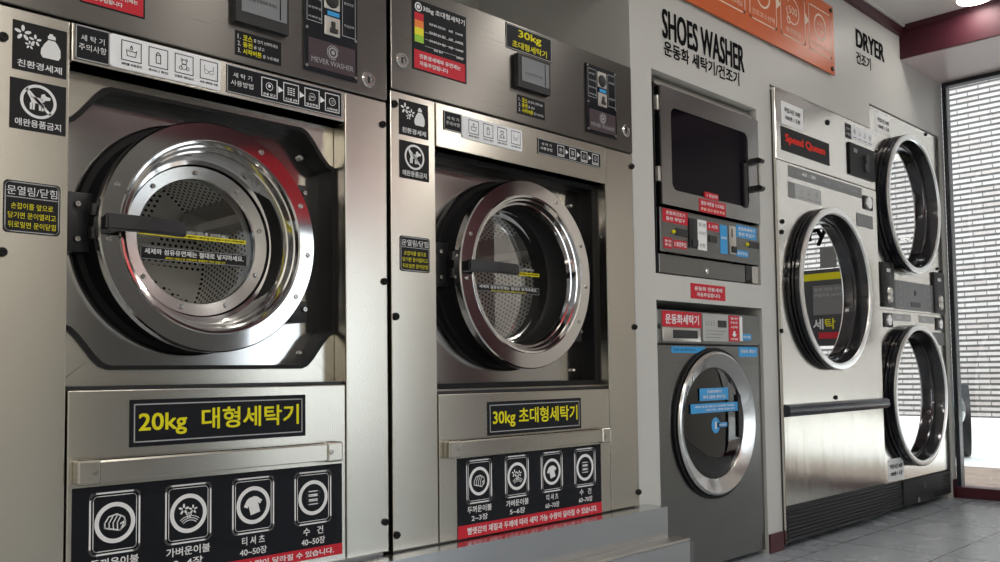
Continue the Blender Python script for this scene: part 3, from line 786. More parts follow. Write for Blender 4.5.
def common_decals(t, Y, L):
    """the printed signs both machines carry; L holds the rectangles"""
    for key, txt, fn, sc in (('bottle', '친환경세제', ic_bottle, .40), ('dog', '애완용품금지', ic_dog, .36)):
        def draw(k, x0, x1, z0, z1, fn=fn, sc=sc):
            h = z1 - z0; fn(k, (x0 + x1) / 2, z0 + h * .60, h * sc)
        sticker(t, L[key], Y, 'decal_grey', [(txt, .09, .91, .07, .22, 'ink_white', .015)], 'sign_plate', inks=[('ink_white', draw)],
                label='charcoal sign of a detergent bottle and flowers' if key == 'bottle' else 'charcoal no pets sign')
    def line(k, x0, x1, z0, z1):
        w, h = x1 - x0, z1 - z0; k.line([(x0 + .06 * w, z0 + .685 * h), (x1 - .06 * w, z0 + .685 * h)], .018 * h)
    sticker(t, L['opening'], Y, 'decal_grey', [('문열림/닫힘', .06, .94, .73, .90, 'ink_white', .012), ('손잡이를 앞으로', .13, .87, .46, .58, 'ink_yellow', .012), ('당기면 문이열리고', .08, .92, .28, .40, 'ink_yellow', .012), ('뒤로밀면 문이닫힘', .08, .92, .10, .22, 'ink_yellow', .012)],
            'sign_plate', r=.008, border=('ink_grey', .002, .003), inks=[('ink_grey', line)], label='charcoal sign on opening and closing the door')
    ys = Y - .002
    sticker(t, L['caution'], ys, 'decal_black', [('세 탁 기', .16, .84, .56, .74, 'ink_white', .012), ('주의사항', .10, .90, .28, .48, 'ink_white', .012)], 'sign_plate', th=.0022, border=('ink_grey', .0025, .0013))
    def four(k, x0, x1, z0, z1):
        w, h = x1 - x0, z1 - z0
        for i, fn in enumerate((ic_basin, ic_carton, ic_bear, ic_bra)):
            c = x0 + w * (.18 + .235 * i); b_ = min(h * .30, w * .09); zz = z0 + h * .58
            k.line([(c - b_, zz - b_), (c + b_, zz - b_), (c + b_, zz + b_), (c - b_, zz + b_)], .0018, True)
            fn(k, c, zz, b_ * .85)
            k.text(('세탁물 과용금지', '주머니 확인', '인형류 세탁금지', '속옷 세탁망 사용')[i], c - b_ * 1.05, c + b_ * 1.05, z0 + h * .12, z0 + h * .20, .02)
    sticker(t, L['white'], ys, 'decal_white', [], 'sign_plate', th=.003, r=.006, inks=[('ink_black', four)], label='white strip with four caution icons')
    def seq(k, x0, x1, z0, z1):
        w, h = x1 - x0, z1 - z0
        for i, fn in enumerate((ic_press, ic_keys, ic_coin, ic_start)):
            c = x0 + w * (.345 + .187 * i); b_ = min(h * .32, w * .066); zz = z0 + h * .52
            k.line([(c - b_, zz - b_ * 1.15), (c + b_, zz - b_ * 1.15), (c + b_, zz + b_), (c - b_, zz + b_)], .0022, True)
            fn(k, c, zz + b_ * .08, b_ * .72)
            k.text(('문을 닫고', '코스를 선택', '동전투입', '시작버튼')[i], c - b_ * .8, c + b_ * .8, zz - b_ * 1.02, zz - b_ * .72, .02)
            if i < 3: q = c + w * .094; k.poly([(q - .006, zz - .008), (q + .008, zz), (q - .006, zz + .008)])
    sticker(t, L['sequence'], ys, 'decal_black', [('세 탁 기', .05, .20, .58, .76, 'ink_white', .012), ('사용방법', .03, .21, .28, .48, 'ink_white', .012)], 'sign_plate', th=.0022, border=('ink_grey', .002, .0012), inks=[('ink_white', seq)])
    yc = Y - .004
    sticker(t, L['steps'], yc, 'decal_black', [('1.', .05, .11, .68, .86, 'ink_white'), ('2.', .05, .11, .40, .58, 'ink_white'), ('3.', .05, .11, .12, .30, 'ink_white'),
            ('코스', .16, .36, .66, .88, 'ink_yellow', .02), ('동전', .16, .36, .38, .60, 'ink_yellow', .02), ('시작버튼', .16, .56, .10, .32, 'ink_yellow', .02),
            ('를 먼저 선택하세요', .39, .92, .69, .83, 'ink_white', .01), ('을 넣고', .39, .62, .41, .55, 'ink_white', .01), ('을 누르세요', .59, .94, .13, .27, 'ink_white', .01)], 'sign_plate', label='black sticker with three numbered steps')
    # display
    x0, x1, z0, z1 = L['display']; w, h = x1 - x0, z1 - z0
    d = MB().prism([(x0, z0), (x1, z0), (x1, z1), (x0, z1)], yc - .018, yc).build('display', 'dark_grey', t)
    s = MB().box(x0 + .10 * w, x1 - .05 * w, yc - .0195, yc - .018, z0 + .20 * h, z1 - .08 * h).build('screen', 'screen', d)
    k = Ink(yc - .0201)
    k.text('코스를 선택하여 주세요', x0 + .2 * w, x0 + .75 * w, z0 + .42 * h, z0 + .49 * h, .01); k.line([(x0 + .82 * w, z0 + .24 * h), (x0 + .82 * w, z1 - .12 * h)], .003); pass
    k.build('lettering', 'ink_black', d)
    # coin panel
    x0, x1, z0, z1 = L['coin']; w, h = x1 - x0, z1 - z0
    cp = MB().box(x0, x1, yc - .006, yc, z0, z1, .001).build('coin_panel', 'gloss_black', t)
    cc = MB().box(x0 + .07 * w, x1 - .05 * w, yc - .0072, yc - .006, z0 + .045 * h, z0 + .345 * h).build('card_slot', 'decal_plum', cp)
    k = Ink(yc - .0078); mx_ = (x0 + x1) / 2 + .02 * w
    k.ring(mx_, z0 + .245 * h, .075 * w, .025 * w, 20); k.disc(mx_, z0 + .245 * h, .035 * w); k.ring(mx_, z0 + .245 * h, .11 * w, .012 * w, 24, .4, 5.2)
    k.text('MEVER WASHER', x0 + .12 * w, x1 - .09 * w, z0 + .10 * h, z0 + .155 * h, .006)
    for q, (s_, u0, u1) in enumerate((('지폐투입', .06, .30), ('동전투입', .06, .30), ('카드투입', .06, .30), ('반환', .08, .26))): k.text(s_, x0 + u0 * w, x0 + u1 * w, z0 + (.55 + .1 * q) * h, z0 + (.575 + .1 * q) * h, .02)
    k.line([(x0 + .04 * w, z0 + .52 * h), (x0 + .31 * w, z0 + .52 * h), (x0 + .31 * w, z0 + .93 * h), (x0 + .04 * w, z0 + .93 * h)], .0016, True)
    k.line([(x0 + .70 * w, z0 + .46 * h), (x0 + .95 * w, z0 + .46 * h), (x0 + .95 * w, z0 + .93 * h), (x0 + .70 * w, z0 + .93 * h)], .0016, True)
    k.text('동전반환', x0 + .73 * w, x0 + .92 * w, z0 + .80 * h, z0 + .83 * h, .02); k.text('투입금액', x0 + .73 * w, x0 + .92 * w, z0 + .56 * h, z0 + .59 * h, .02)
    k.build('lettering', 'ink_grey', cp)
    MB().box(x0 + .355 * w, x0 + .65 * w, yc - .009, yc - .006, z0 + .70 * h, z0 + .93 * h, .002).build('coin_plate', 'alu', cp)
    MB().lathe(x0 + .5 * w, z0 + .80 * h, [(.0, yc - .014), (.09 * w, yc - .014), (.12 * w, yc - .011), (.13 * w, yc - .009)], 28).build('coin_slot', 'dark_grey', cp, 40)
    MB().box(x0 + .355 * w, x0 + .65 * w, yc - .010, yc - .006, z0 + .42 * h, z0 + .62 * h, .002).build('return_plate', 'alu', cp)
    MB().box(x0 + .42 * w, x0 + .64 * w, yc - .0085, yc - .006, z0 + .635 * h, z0 + .68 * h).build('slot_tag', 'blue', cp, label='blue tag by the coin slot')
    mm = MB(); mm.box(x0 + .48 * w, x0 + .545 * w, yc - .0145, yc - .010, z0 + .47 * h, z0 + .57 * h, .002); mm.box(x0 + .45 * w, x0 + .60 * w, yc - .013, yc - .010, z0 + .45 * h, z0 + .50 * h, .002)
    mm.build('return_lever', 'black', cp, 40)
    for (u, v) in ((.04, .045), (.96, .045), (.04, .44), (.96, .44), (.04, .97), (.96, .97)): bolt_at(cp, x0 + u * w, z0 + v * h, yc - .006, .0045, 'screw', 'screw', .003)
    # name plate
    x0, x1, z0, z1 = L['name']
    sticker(t, L['name'], Y - .001, 'decal_black', [(L['name_text'], .045 if L['wide'] else .05, .955, .22, .78, 'ink_yellow', .018)], 'sign_plate', border=('ink_grey', .0025, .010), label='black name sign with yellow letters')
    # load poster
    x0, x1, z0, z1 = L['poster']; w, h = x1 - x0, z1 - z0
    yp = Y - .001
    p = MB().box(x0, x1, yp - .0012, yp, z0, z1).build('poster', 'decal_black', t, label='black poster of four laundry loads with a red footer')
    hr = L['red']
    MB().box(x0, x1, yp - .0018, yp - .0013, z0, z0 + hr).build('red_footer', 'red', p)
    Ink(yp - .0024).text('빨랫감의 재질과 두께에 따라 세탁 가능 수량이 달라질 수 있습니다.', x0 + .055 * w, x1 - .04 * w, z0 + hr * .22, z0 + hr * .78, .022).build('lettering', 'ink_white', p)
    k = Ink(yp - .0018)
    for i, (fn, s1, s2) in enumerate(L['loads']):
        u0, u1 = L['cols'][i]; c = (u0 + u1) / 2; bw = (u1 - u0) / 2
        bz0, bz1 = L['rows']; bm_ = (bz0 + bz1) / 2 
        k.rrect(c - bw, c + bw, bz0, bz1, .010, .0035); k.rrect(c - bw + .006, c + bw - .006, bz0 + .006, bz1 - .006, .008, .0015)
        rc = bw * .74
        k.ring(c, bm_, rc, rc * .24, 44); fn(k, c, bm_, rc * .90)
        tz = bz0 - .008
        k.text(s1, c - bw * (.98 if s1[1] != ' ' else .56), c + bw * (.98 if s1[1] != ' ' else .56), tz - .0185, tz, .02)
        k.text(s2, c - bw * .66, c + bw * .66, tz - .0415, tz - .0245, .015)
    k.build('lettering', 'ink_white', p)

def glass_stickers(t, r_yel, r_top, r_blk, yg):
    sticker(t, r_yel, yg, 'yellow', [('경고 : 세탁물을 너무 많이 넣으면 문이 열리거나 세탁이 잘 되지 않을 수 있으니 주의하세요', .02, .98, .25, .75, 'ink_black', .03)], 'glass_sticker', label='yellow warning strip on the door glass')
    Ink(yg - .001).text('넘치지 않도록 넣어주세요', *r_top, .012).build('lettering', 'ink_white', t)
    sticker(t, r_blk, yg, 'decal_grey', [('세제와 섬유유연제는 절대로 넣지마세요.', .04, .96, .42, .84, 'ink_white', .02), ('세제가 자동으로 투입되며 세제함이 따로 없습니다', .22, .78, .12, .30, 'ink_yellow', .02)], 'glass_sticker', border=('ink_grey', .0012, .002), label='dark notice strip on the door glass')

# ---- washer 1
Y = -.03
zb1 = .3055
xa1, xb1 = (W(70, 100, Y)[0] + W(66, 450, Y)[0]) / 2, (W(345, 200, Y)[0] + W(346, 500, Y)[0]) / 2
zh1 = (W(5, 4.8, Y)[1] + W(215, 57, Y)[1] + W(385, 100, Y)[1]) / 3
zs1 = (W(71, 61, Y)[1] + W(343, 122, Y)[1]) / 2
YS = Y + .05
w1 = dict(x=(W1L, W1R, xa1, xb1), z=(zb1, zh1, 1.90), door=(.957, 1.0575, .2543), open=((W(130, 92, YS)[1] + W(280, 126, YS)[1]) / 2, (W(100, 369, YS)[1] + W(300, 367, YS)[1]) / 2),
          zstrip=zs1, zlow=(W(66, 391, Y)[1] + W(345, 384.5, Y)[1]) / 2, chamfer=True, yf=-.02, yg=.06, ra=.172, rg=.140, rd=.235, ring='chrome', plate='mirror_plate', fascia='steel_dark',
          nb=14, hand=.34, hs=1.0, bar=(W(72, 475, Y)[0],) + R4(72, 463.5, 486, 343, 441.5, 460, Y - .025)[1:], label='larger looking 20kg front loading steel washer at far left with yellow 20kg sign')
w1['label'] = 'leftmost steel front loading washer, nearest the camera, its yellow sign reading 20kg'
t1, _ = washer(w1)
Pq = R4(71, 488.5, 620, 341.5, 463.5, 553.5, Y)
pz1 = Pq[3]; pz0 = W(341, 553.5, Y)[1]
c1 = [R4(a, 490, 500, b, 490, 500, Y)[:2] for a, b in ((89.7, 139), (165.5, 210), (232.3, 272.8), (294.5, 330))]
rows1 = ((W(312, 522.5, Y)[1] + W(252, 533, Y)[1]) / 2, (W(312, 471.5, Y)[1] + W(252, 478.5, Y)[1]) / 2)
yc = Y - .004
L1 = dict(bottle=R4(12.3, 19.5, 68.5, 66.5, 31.5, 79.5, Y), dog=R4(9.5, 76.5, 128, 65.7, 87.5, 136, Y), opening=R4(3, 178.5, 232, 60, 186.5, 236.5, Y),
          caution=R4(74.5, 24, 59, 109, 33, 66, Y), white=R4(109, 34.5, 66, 219.5, 60.5, 91.5, Y), sequence=R4(226, 63.5, 91, 341, 94, 119, Y),
          steps=R4(235, 30, 54, 281, 42.5, 66.5, yc), display=R4(232, -32, 22.5, 285, -16, 37.5, yc), coin=R4(303, -25, 69, 356, -10, 83.5, yc),
          name=R4(129, 400.5, 447, 305, 394, 436, Y), name_text='20kg  대형세탁기', wide=True, poster=(Pq[0], Pq[1], pz0, pz1), red=.026, cols=c1, rows=rows1,
          loads=[(ic_blanket, '두꺼운이불', '2~3장'), (ic_light, '가벼운이불', '3~4장'), (ic_shirt, '티 셔 츠', '40~50장'), (ic_towel, '수   건', '40~50장')])
common_decals(t1, Y, L1)
def info_poster(t, rect, kg, name):
    def bars(cs):
        def f(k, x0, x1, z0, z1):
            w, h = x1 - x0, z1 - z0
            i = cs; k.poly([(x0 + .04 * w, z0 + (.71 - .105 * i) * h), (x0 + .20 * w, z0 + (.71 - .105 * i) * h), (x0 + .20 * w, z0 + (.815 - .105 * i) * h), (x0 + .04 * w, z0 + (.815 - .105 * i) * h)])
        return f
    def emblem(k, x0, x1, z0, z1):
        w, h = x1 - x0, z1 - z0; k.ring(x0 + .11 * w, z0 + .90 * h, .055 * w, .018 * w, 20); k.disc(x0 + .11 * w, z0 + .90 * h, .03 * w)
        for q in (.60, .50, .40): k.line([(x0 + .22 * w, z0 + (q - .03) * h), (x0 + .95 * w, z0 + (q - .03) * h)], .0008)
    T = [(kg + ' ' + name, .19, .97, .85, .945, 'ink_white', .015)]
    for i, (a_, b_) in enumerate((('표준세탁 표준건조', '5,000원'), ('표준세탁 냉수 헹굼', '6,000원'), ('강력세탁 온수 헹굼', '7,000원'))):
        T += [(a_, .30, .60, .69 - .12 * i, .725 - .12 * i, 'ink_white', .02), ('35분', .66, .74, .69 - .12 * i, .725 - .12 * i, 'ink_white', .02), (b_, .79, .93, .69 - .12 * i, .725 - .12 * i, 'ink_white', .02)]
    T += [('헹굼 탈수', .38, .55, .335, .37, 'ink_white', .02), ('3,000원', .80, .93, .335, .37, 'ink_white', .02)]
    o = sticker(t, rect, yc, 'decal_black', T, 'price_poster', label='black price poster with colour scale and red footer', inks=[('red', bars(0)), ('orange_ink', bars(1)), ('yellow', bars(2)), ('green_ink', bars(3)), ('ink_white', emblem)])
    x0, x1, z0, z1 = rect; w, h = x1 - x0, z1 - z0
    MB().box(x0 + .03 * w, x1 - .03 * w, yc - .0018, yc - .0012, z0 + .02 * h, z0 + .285 * h).build('red_footer', 'red', o)
    k = Ink(yc - .0024); k.text('친환경세제와 유연제는', x0 + .12 * w, x0 + .88 * w, z0 + .17 * h, z0 + .235 * h, .02); k.text('자동투입됩니다', x0 + .12 * w, x0 + .64 * w, z0 + .07 * h, z0 + .135 * h, .02)
    k.build('lettering', 'ink_white', o)
pr = R4(80, -66, 2.5, 145, -52, 18.5, yc); info_poster(t1, pr, '20kg', '대형세탁기')
sticker(t1, R4(240, -58, -36, 280, -46, -24, yc), yc, 'decal_black', [('20kg', .25, .75, .52, .88, 'ink_yellow', .02), ('대형세탁기', .1, .9, .12, .42, 'ink_yellow', .015)], 'sign_plate')
lock(t1, 368, 80, yc)
for q in ((3, 37), (2, 252), (382.5, 124.5), (384, 281.5), (385, 522)): bolt(t1, *q, Y, .009)
yg = w1['yg'] + .005
glass_stickers(t1, R4(139, 231, 234, 245.5, 239.5, 244.5, yg), (lambda q: q)(R4(184, 231.5, 236, 228, 234.5, 238, yg)), R4(139.5, 245.5, 259, 247, 254.5, 267.5, yg), yg)

# ---- washer 2
zb2 = .3025
xa2, xb2 = W(437, 300, Y)[0], W(607.5, 300, Y)[0]
zh2 = (W(400, 90, yc)[1] + W(630, 153, yc)[1]) / 2
zs2 = (W(436, 149, Y)[1] + W(605, 182, Y)[1]) / 2
w2 = dict(x=(W2L, W2R, xa2, xb2), z=(zb2, zh2, (W(632, 69, yc)[1] + W(455, 0, yc)[1] + W(519, 24, yc)[1]) / 3), door=(1.970, 1.045, .2835),
          open=((W(445, 160, YS)[1] + W(590, 187, YS)[1]) / 2, W(520, 383, YS)[1]), zstrip=zs2, zlow=(W(440, 394, Y)[1] + W(605, 389, Y)[1]) / 2,
          chamfer=False, yf=-.02, yg=.10, ra=.212, rg=.187, rd=.262, ring='chrome', plate='mirror_plate', fascia='steel_dark', nb=12, hand=.29, hs=.95,
          bar=(W(443, 450, Y)[0],) + R4(443, 442.5, 458, 611, 428.5, 442.5, Y - .025)[1:], label='second steel front loading washer from the left, wider, its yellow sign reading 30kg')
t2, _ = washer(w2)
P2 = R4(457, 458.5, 540.5, 600.7, 444, 512, Y)
c2 = [R4(a, 490, 500, b, 490, 500, Y)[:2] for a, b in ((466.3, 491), (505, 528), (541, 562), (574.5, 595))]
rows2 = ((W(478.5, 502.5, Y)[1] + W(584.5, 485.5, Y)[1]) / 2, (W(478.5, 459.5, Y)[1] + W(584.5, 449, Y)[1]) / 2)
L2 = dict(bottle=R4(399, 98.7, 134, 428, 106, 140, Y), dog=R4(399.3, 139.5, 177.5, 428.7, 145.8, 182, Y), opening=R4(399.7, 234, 269.5, 429.5, 240, 274.5, Y),
          caution=R4(443, 110, 129, 460.5, 115.3, 134, Y), white=R4(461, 115.5, 137.5, 521, 131.3, 152.5, Y), sequence=R4(537, 137, 149.5, 599.7, 155, 171.5, Y),
          steps=R4(517, 94.5, 113, 544.5, 102, 120.5, yc), display=R4(514, 54, 88, 546, 65, 96.5, yc), coin=R4(585.3, 62.5, 131, 615, 74.5, 140, yc),
          name=R4(487, 402, 436, 580.5, 397.8, 428, Y), name_text='30kg 초대형세탁기', wide=False, poster=P2, red=.035, cols=c2, rows=rows2,
          loads=[(ic_blanket, '두꺼운이불', '2~3장'), (ic_light, '가벼운이불', '5~6장'), (ic_shirt, '티 셔 츠', '60~70장'), (ic_towel, '수   건', '60~70장')])
common_decals(t2, Y, L2)
info_poster(t2, R4(412, -.5, 68, 466, 16, 84.5, yc), '30kg', '초대형세탁기')
sticker(t2, R4(505.5, 22.5, 47, 551.5, 39, 63.5, yc), yc, 'decal_black', [('30kg', .26, .76, .50, .88, 'ink_yellow', .02), ('초대형세탁기', .13, .88, .12, .40, 'ink_yellow', .015)], 'sign_plate', border=('ink_grey', .002, .003), label='black 30kg sign above the display')
lock(t2, 401.5, 60.5, yc); lock(t2, 625.5, 131, yc)
for q in ((394, 104), (395.5, 316.5), (396.5, 535), (631.5, 166.5), (634.5, 327), (638.5, 492)): bolt(t2, *q, Y, .010)
yg = w2['yg'] + .005
glass_stickers(t2, R4(481, 269, 272, 539, 273, 277, yg), R4(510, 267, 269.5, 534, 269, 271.5, yg), R4(476, 282.5, 291, 539, 288.5, 295.5, yg), yg)

# ------------------------------------------------------------------ shoe dryer (upper niche)
ZY = .012
sd = thing('shoe_dryer', (2.66, ZY, 1.099), 'dark glazed shoe drying cabinet set in the wall above the shoe washer', 'dryer')
x0, x1 = 2.662, 3.384
zt, zb = 1.826, 1.102
b = MB(); b.box(x0, x1, ZY + .03, .60, zb, zt - .002); b.build('cabinet', 'steel_oven', sd)
zd0 = (W(658, 206, ZY)[1] + W(757, 226, ZY)[1]) / 2; zd1 = (W(658, 87, ZY)[1] + W(757, 123, ZY)[1]) / 2
b = MB(); b.xprism([(ZY + .03, zt), (ZY + .03, zd1 + .006), (ZY - .004, zd1 + .006), (ZY - .004, zd1 + .016), (ZY + .010, zd1 + .030), (ZY + .010, zt - .01), (ZY + .02, zt)], x0 + .014, x1)
b.build('top_trim', 'alu', sd, 30)
dx0, dx1 = x0 + .022, x1
wr = R4(671, 109, 188, 748, 132.5, 209, ZY - .02)
n = 24
fo = rr(dx0, dx1, zd0 + .004, zd1, .004, 5); fi = rr(wr[0], wr[1], wr[2], wr[3], .03, 5)
d = MB().frame(fo, fi, ZY - .022, ZY + .028).build('door', 'steel_oven', sd)
MB().prism(rr(wr[0] - .003, wr[1] + .003, wr[2] - .003, wr[3] + .003, .03), ZY - .018, ZY - .012).build('window', 'oven_glass', d)
hx = W(757.5, 170, ZY - .045)[0] - .008; hz1 = W(752, 156, ZY - .05)[1]; hz0 = W(755, 190, ZY - .05)[1]
h = MB(); h.box(hx, hx + .024, ZY - .060, ZY - .044, hz0 + .02, hz1 - .02, .005)
ho = h.build('handle', 'alu', d, 40)
for q in (hz0, hz1 - .024): MB().xprism([(ZY - .022, q), (ZY - .022, q + .024), (ZY - .056, q + .024), (ZY - .068, q + .016), (ZY - .068, q + .006), (ZY - .056, q)], hx - .002, hx + .026).build('handle_end', 'black', ho, 40)
h = MB(); h.box(wr[1] - .045, wr[1] - .02, ZY - .03, ZY - .018, (zd0 + zd1) / 2 - .16, (zd0 + zd1) / 2 + .02, .003); h.build('inner_grip', 'dark_grey', d)
for q in (zd1 - .05, zd0 + .13): MB().box(x0 + .004, x0 + .020, ZY - .02, ZY + .02, q - .045, q + .01, .003).build('hinge', 'alu', sd, 40)
MB().box(x0 + .002, x0 + .006, ZY - .005, ZY + .029, zb, zt - .03).build('side_gap_shade', 'black', sd)  # black strip painted in for the shade of the narrow side gap
# red stickers on the door
ys = ZY - .022
sticker(sd, R4(704.5, 191.5, 198, 718, 195, 201.5, ys), ys + .0035, 'red', [('1 번선택', .12, .9, .25, .75, 'ink_white', .02)], 'sticker', th=.006, label='small red sticker on the dark window')
sticker(sd, R4(699, 199, 212.5, 725.5, 203.5, 216, ys), ys, 'red', [('열림 버튼을 누르세요', .06, .94, .55, .86, 'ink_white', .02), ('문을 닫고 동전 투입', .06, .94, .14, .36, 'ink_cream', .02)], 'sticker', label='red sticker below the dark window')
# control panel
zc1 = zd0 - .004; zc0 = (W(660, 250, ZY)[1] + W(757, 267, ZY)[1]) / 2
cp = MB().box(dx0 - .002, x1, ZY - .010, ZY + .028, zc0, zc1, .003).build('control_panel', 'steel_shoe', sd)
yq = ZY - .010
def cs(xl, yt, yb, xr, yt2, yb2): return R4(xl, yt, yb, xr, yt2, yb2, yq)
sticker(cp, cs(662.5, 208, 221, 687.5, 213, 226), yq, 'red', [('운동화건조기', .12, .88, .58, .88, 'ink_white', .02), ('동전 투입구', .12, .88, .14, .44, 'ink_white', .02)], 'sticker')
sticker(cp, cs(663.5, 237, 247.5, 671.5, 238, 249), yq, 'red', [('동전', .1, .9, .55, .8, 'ink_white', .02), ('투입', .1, .9, .2, .45, 'ink_white', .02)], 'sticker')
sticker(cp, cs(673, 239.5, 247.5, 686.5, 241.5, 250), yq, 'red', [('2 동전투입', .06, .94, .2, .8, 'ink_white', .02)], 'sticker')
sticker(cp, cs(707, 221.5, 230, 718.5, 224, 232), yq, 'red', [('3 시작', .1, .9, .25, .75, 'ink_white', .02)], 'sticker')
sticker(cp, cs(697.5, 219.5, 249.5, 706.5, 221, 251), yq, 'paper', [('표준 30분', .1, .9, .78, .9, 'ink_black', .01), ('시간추가', .1, .9, .5, .62, 'ink_black', .01), ('반환', .2, .8, .1, .22, 'ink_black', .01)], 'sticker')
sticker(cp, cs(720, 224.5, 253, 727, 226, 254.5), yq, 'blue', [('운동화세탁', .1, .9, .5, .6, 'ink_white', .02)], 'sticker')
sticker(cp, cs(736, 224.5, 236.5, 756, 228.5, 241), yq, 'blue', [('운동화세탁기', .1, .9, .56, .86, 'ink_white', .02), ('동전 투입구', .1, .9, .14, .44, 'ink_white', .02)], 'sticker')
sticker(cp, cs(736, 250, 256, 748, 251, 258), yq, 'blue', [('동전투입', .1, .9, .25, .75, 'ink_white', .02)], 'sticker')
for (xl, yt, yb, xr, yt2, yb2, mt) in ((688.5, 218, 247, 696.5, 219.5, 249, 'dark_grey'), (728.5, 225.5, 254, 735, 227, 255, 'alu')):
    r_ = cs(xl, yt, yb, xr, yt2, yb2); w_, h_ = r_[1] - r_[0], r_[3] - r_[2]
    q = MB().box(r_[0], r_[1], yq - .006, yq, r_[2], r_[3], .002).build('coin_mechanism', mt, cp, 40)
    MB().box(r_[0] + .3 * w_, r_[0] + .42 * w_, yq - .0075, yq - .006, r_[2] + .6 * h_, r_[2] + .9 * h_).build('slot', 'black', q); MB().box(r_[0] + .2 * w_, r_[1] - .1 * w_, yq - .012, yq - .006, r_[2] + .06 * h_, r_[2] + .28 * h_, .002).build('return_cup', 'black', q)
for (px, py) in ((683, 233), (755, 245.5)):
    x, z = W(px, py, yq); MB().box(x - .05, x + .03, yq - .004, yq, z - .014, z + .014, .002).build('key_plate', 'black', cp)
    MB().lathe(x - .065, z - .002, [(0, yq - .008), (.006, yq - .008), (.008, yq)], 18).build('coin_button', 'ink_yellow', cp, 40)
r_ = cs(708.5, 235, 241.5, 716.5, 236.5, 243); MB().box(*r_[:2], yq - .004, yq, *r_[2:], .001).build('start_button', 'black', cp)
zl0 = zb + .002
lp = MB().box(dx0 - .002, x1 - .10, ZY - .002, ZY + .028, zl0, zc0 - .006, .003).build('lower_panel', 'steel_shoe', sd)
MB().box(x1 - .098, x1 - .05, ZY - .004, ZY + .028, zl0 + .01, zc0 - .006).build('coin_box', 'black', sd)
MB().box(x1 - .048, x1, ZY - .006, ZY + .028, zl0, zc0 - .006, .002).build('corner_post', 'alu', sd)
x, z = W(706, 271, ZY); MB().lathe(x, z, [(.012, ZY), (.012, ZY - .006), (.008, ZY - .008), (0, ZY - .008)], 18).build('lock', 'chrome', lp, 40)

# red notice on the wall between the two shoe machines
rt = thing('notice_sticker', (3.0, 0, 1.01), 'small red notice stuck on the wall between shoe dryer and shoe washer', 'sticker')
sticker(rt, R4(690.5, 282.3, 298.3, 725, 287.3, 301.2), -.0003, 'red', [('운동화 전용세제', .10, .90, .55, .82, 'ink_white', .02), ('자동투입합니다', .16, .84, .16, .43, 'ink_white', .02)], 'notice_plate')

# ------------------------------------------------------------------ shoe washer (lower niche)
SY = .010
sw = thing('shoe_washing_machine', (2.66, SY, 0), 'graphite front loading shoe washer with chrome ring door under the wall niche', 'washing machine')
x0, x1 = 2.655, 3.384
zt = (W(657, 308.5, SY)[1] + W(757.5, 316, SY)[1]) / 2
zm = (W(657, 344.5, SY)[1] + W(757, 345.8, SY)[1]) / 2
cx, cz, R = 3.024, .5495, .2775
b = MB(); b.box(x0, x1, SY + .025, .64, .012, zt - .005, .01); b.build('cabinet', 'steel_shoe', sw, 40)
for px in (x0 + .05, x1 - .05):
    for py in (SY + .08, .58): MB().cylz(.0005, .02, px, py, .02).build('foot', 'rubber', sw, 40)
# front panel with round hole and softly rounded side edges
n = 64; hole = []; outer = []
px0, px1, pz0, pz1 = x0 + .0, x1, .02, zm - .003
for i in range(n):
    a = 2 * PI * i / n; c_, s_ = math.cos(a), math.sin(a)
    hole.append((cx + .99 * R * c_, cz + .99 * R * s_))
    k = min((px1 - cx) / c_ if c_ > 1e-6 else 1e9, (px0 - cx) / c_ if c_ < -1e-6 else 1e9, (pz1 - cz) / s_ if s_ > 1e-6 else 1e9, (pz0 - cz) / s_ if s_ < -1e-6 else 1e9)
    outer.append((cx + k * c_, cz + k * s_))
for (qx, qz) in ((px1, pz1), (px0, pz1), (px0, pz0), (px1, pz0)):
    j = min(range(n), key=lambda i: (outer[i][0] - qx) ** 2 + (outer[i][1] - qz) ** 2); outer[j] = (qx, qz)
fp = MB().frame(outer, hole, SY, SY + .024).build('front_panel', 'steel_shoe', sw)
MB().box(x0, x0 + .075, SY - .0015, SY - .0002, pz0, pz1).build('side_band', 'steel_shoe', fp)
fl = MB(); fr_ = R4(683, 535, 562, 692, 535, 562, SY); fl.box(x0 + .06, x0 + .20, SY - .004, SY - .0003, .05, .125, .002); fo_ = fl.build('filter_flap', 'steel_shoe', fp, 30)
MB().box(x0 + .075, x0 + .12, SY - .0055, SY - .004, .108, .116).build('slot', 'black', fo_)
# console
cn = MB().box(x0, x1, SY - .004, SY + .024, zm + .001, zt, .006, 3).build('control_panel', 'steel_shoe', sw)
yq = SY - .004
sticker(cn, R4(662, 310.5, 326.5, 701, 313, 327.8, yq), yq, 'red', [('운동화세탁기', .07, .93, .18, .82, 'ink_white', .022)], 'sticker', label='red name sticker')
rq = R4(662, 327, 341.5, 700, 328.5, 341.8, yq)
dq = MB().box(*rq[:2], yq - .004, yq, *rq[2:], .003).build('detergent_drawer', 'alu', cn, 40)
rq2 = R4(673, 329.3, 338, 697.5, 331, 338.8, yq - .004); MB().box(*rq2[:2], yq - .006, yq - .003, *rq2[2:], .002).build('drawer_pull', 'black', dq)
rq = R4(702.5, 313.3, 341, 728, 315.3, 341.8, yq)
w_, h_ = rq[1] - rq[0], rq[3] - rq[2]
dp = MB().box(*rq[:2], yq - .002, yq, *rq[2:], .001).build('key_panel', 'pale_grey', cn)
MB().box(rq[0] + .58 * w_, rq[0] + .92 * w_, yq - .003, yq - .002, rq[2] + .52 * h_, rq[2] + .78 * h_).build('led_display', 'black', dp)
k = Ink(yq - .0026)
for i in range(4): k.line([(rq[0] + (.12 + .1 * i) * w_, rq[2] + .58 * h_), (rq[0] + (.12 + .1 * i) * w_, rq[2] + .72 * h_)], .004)
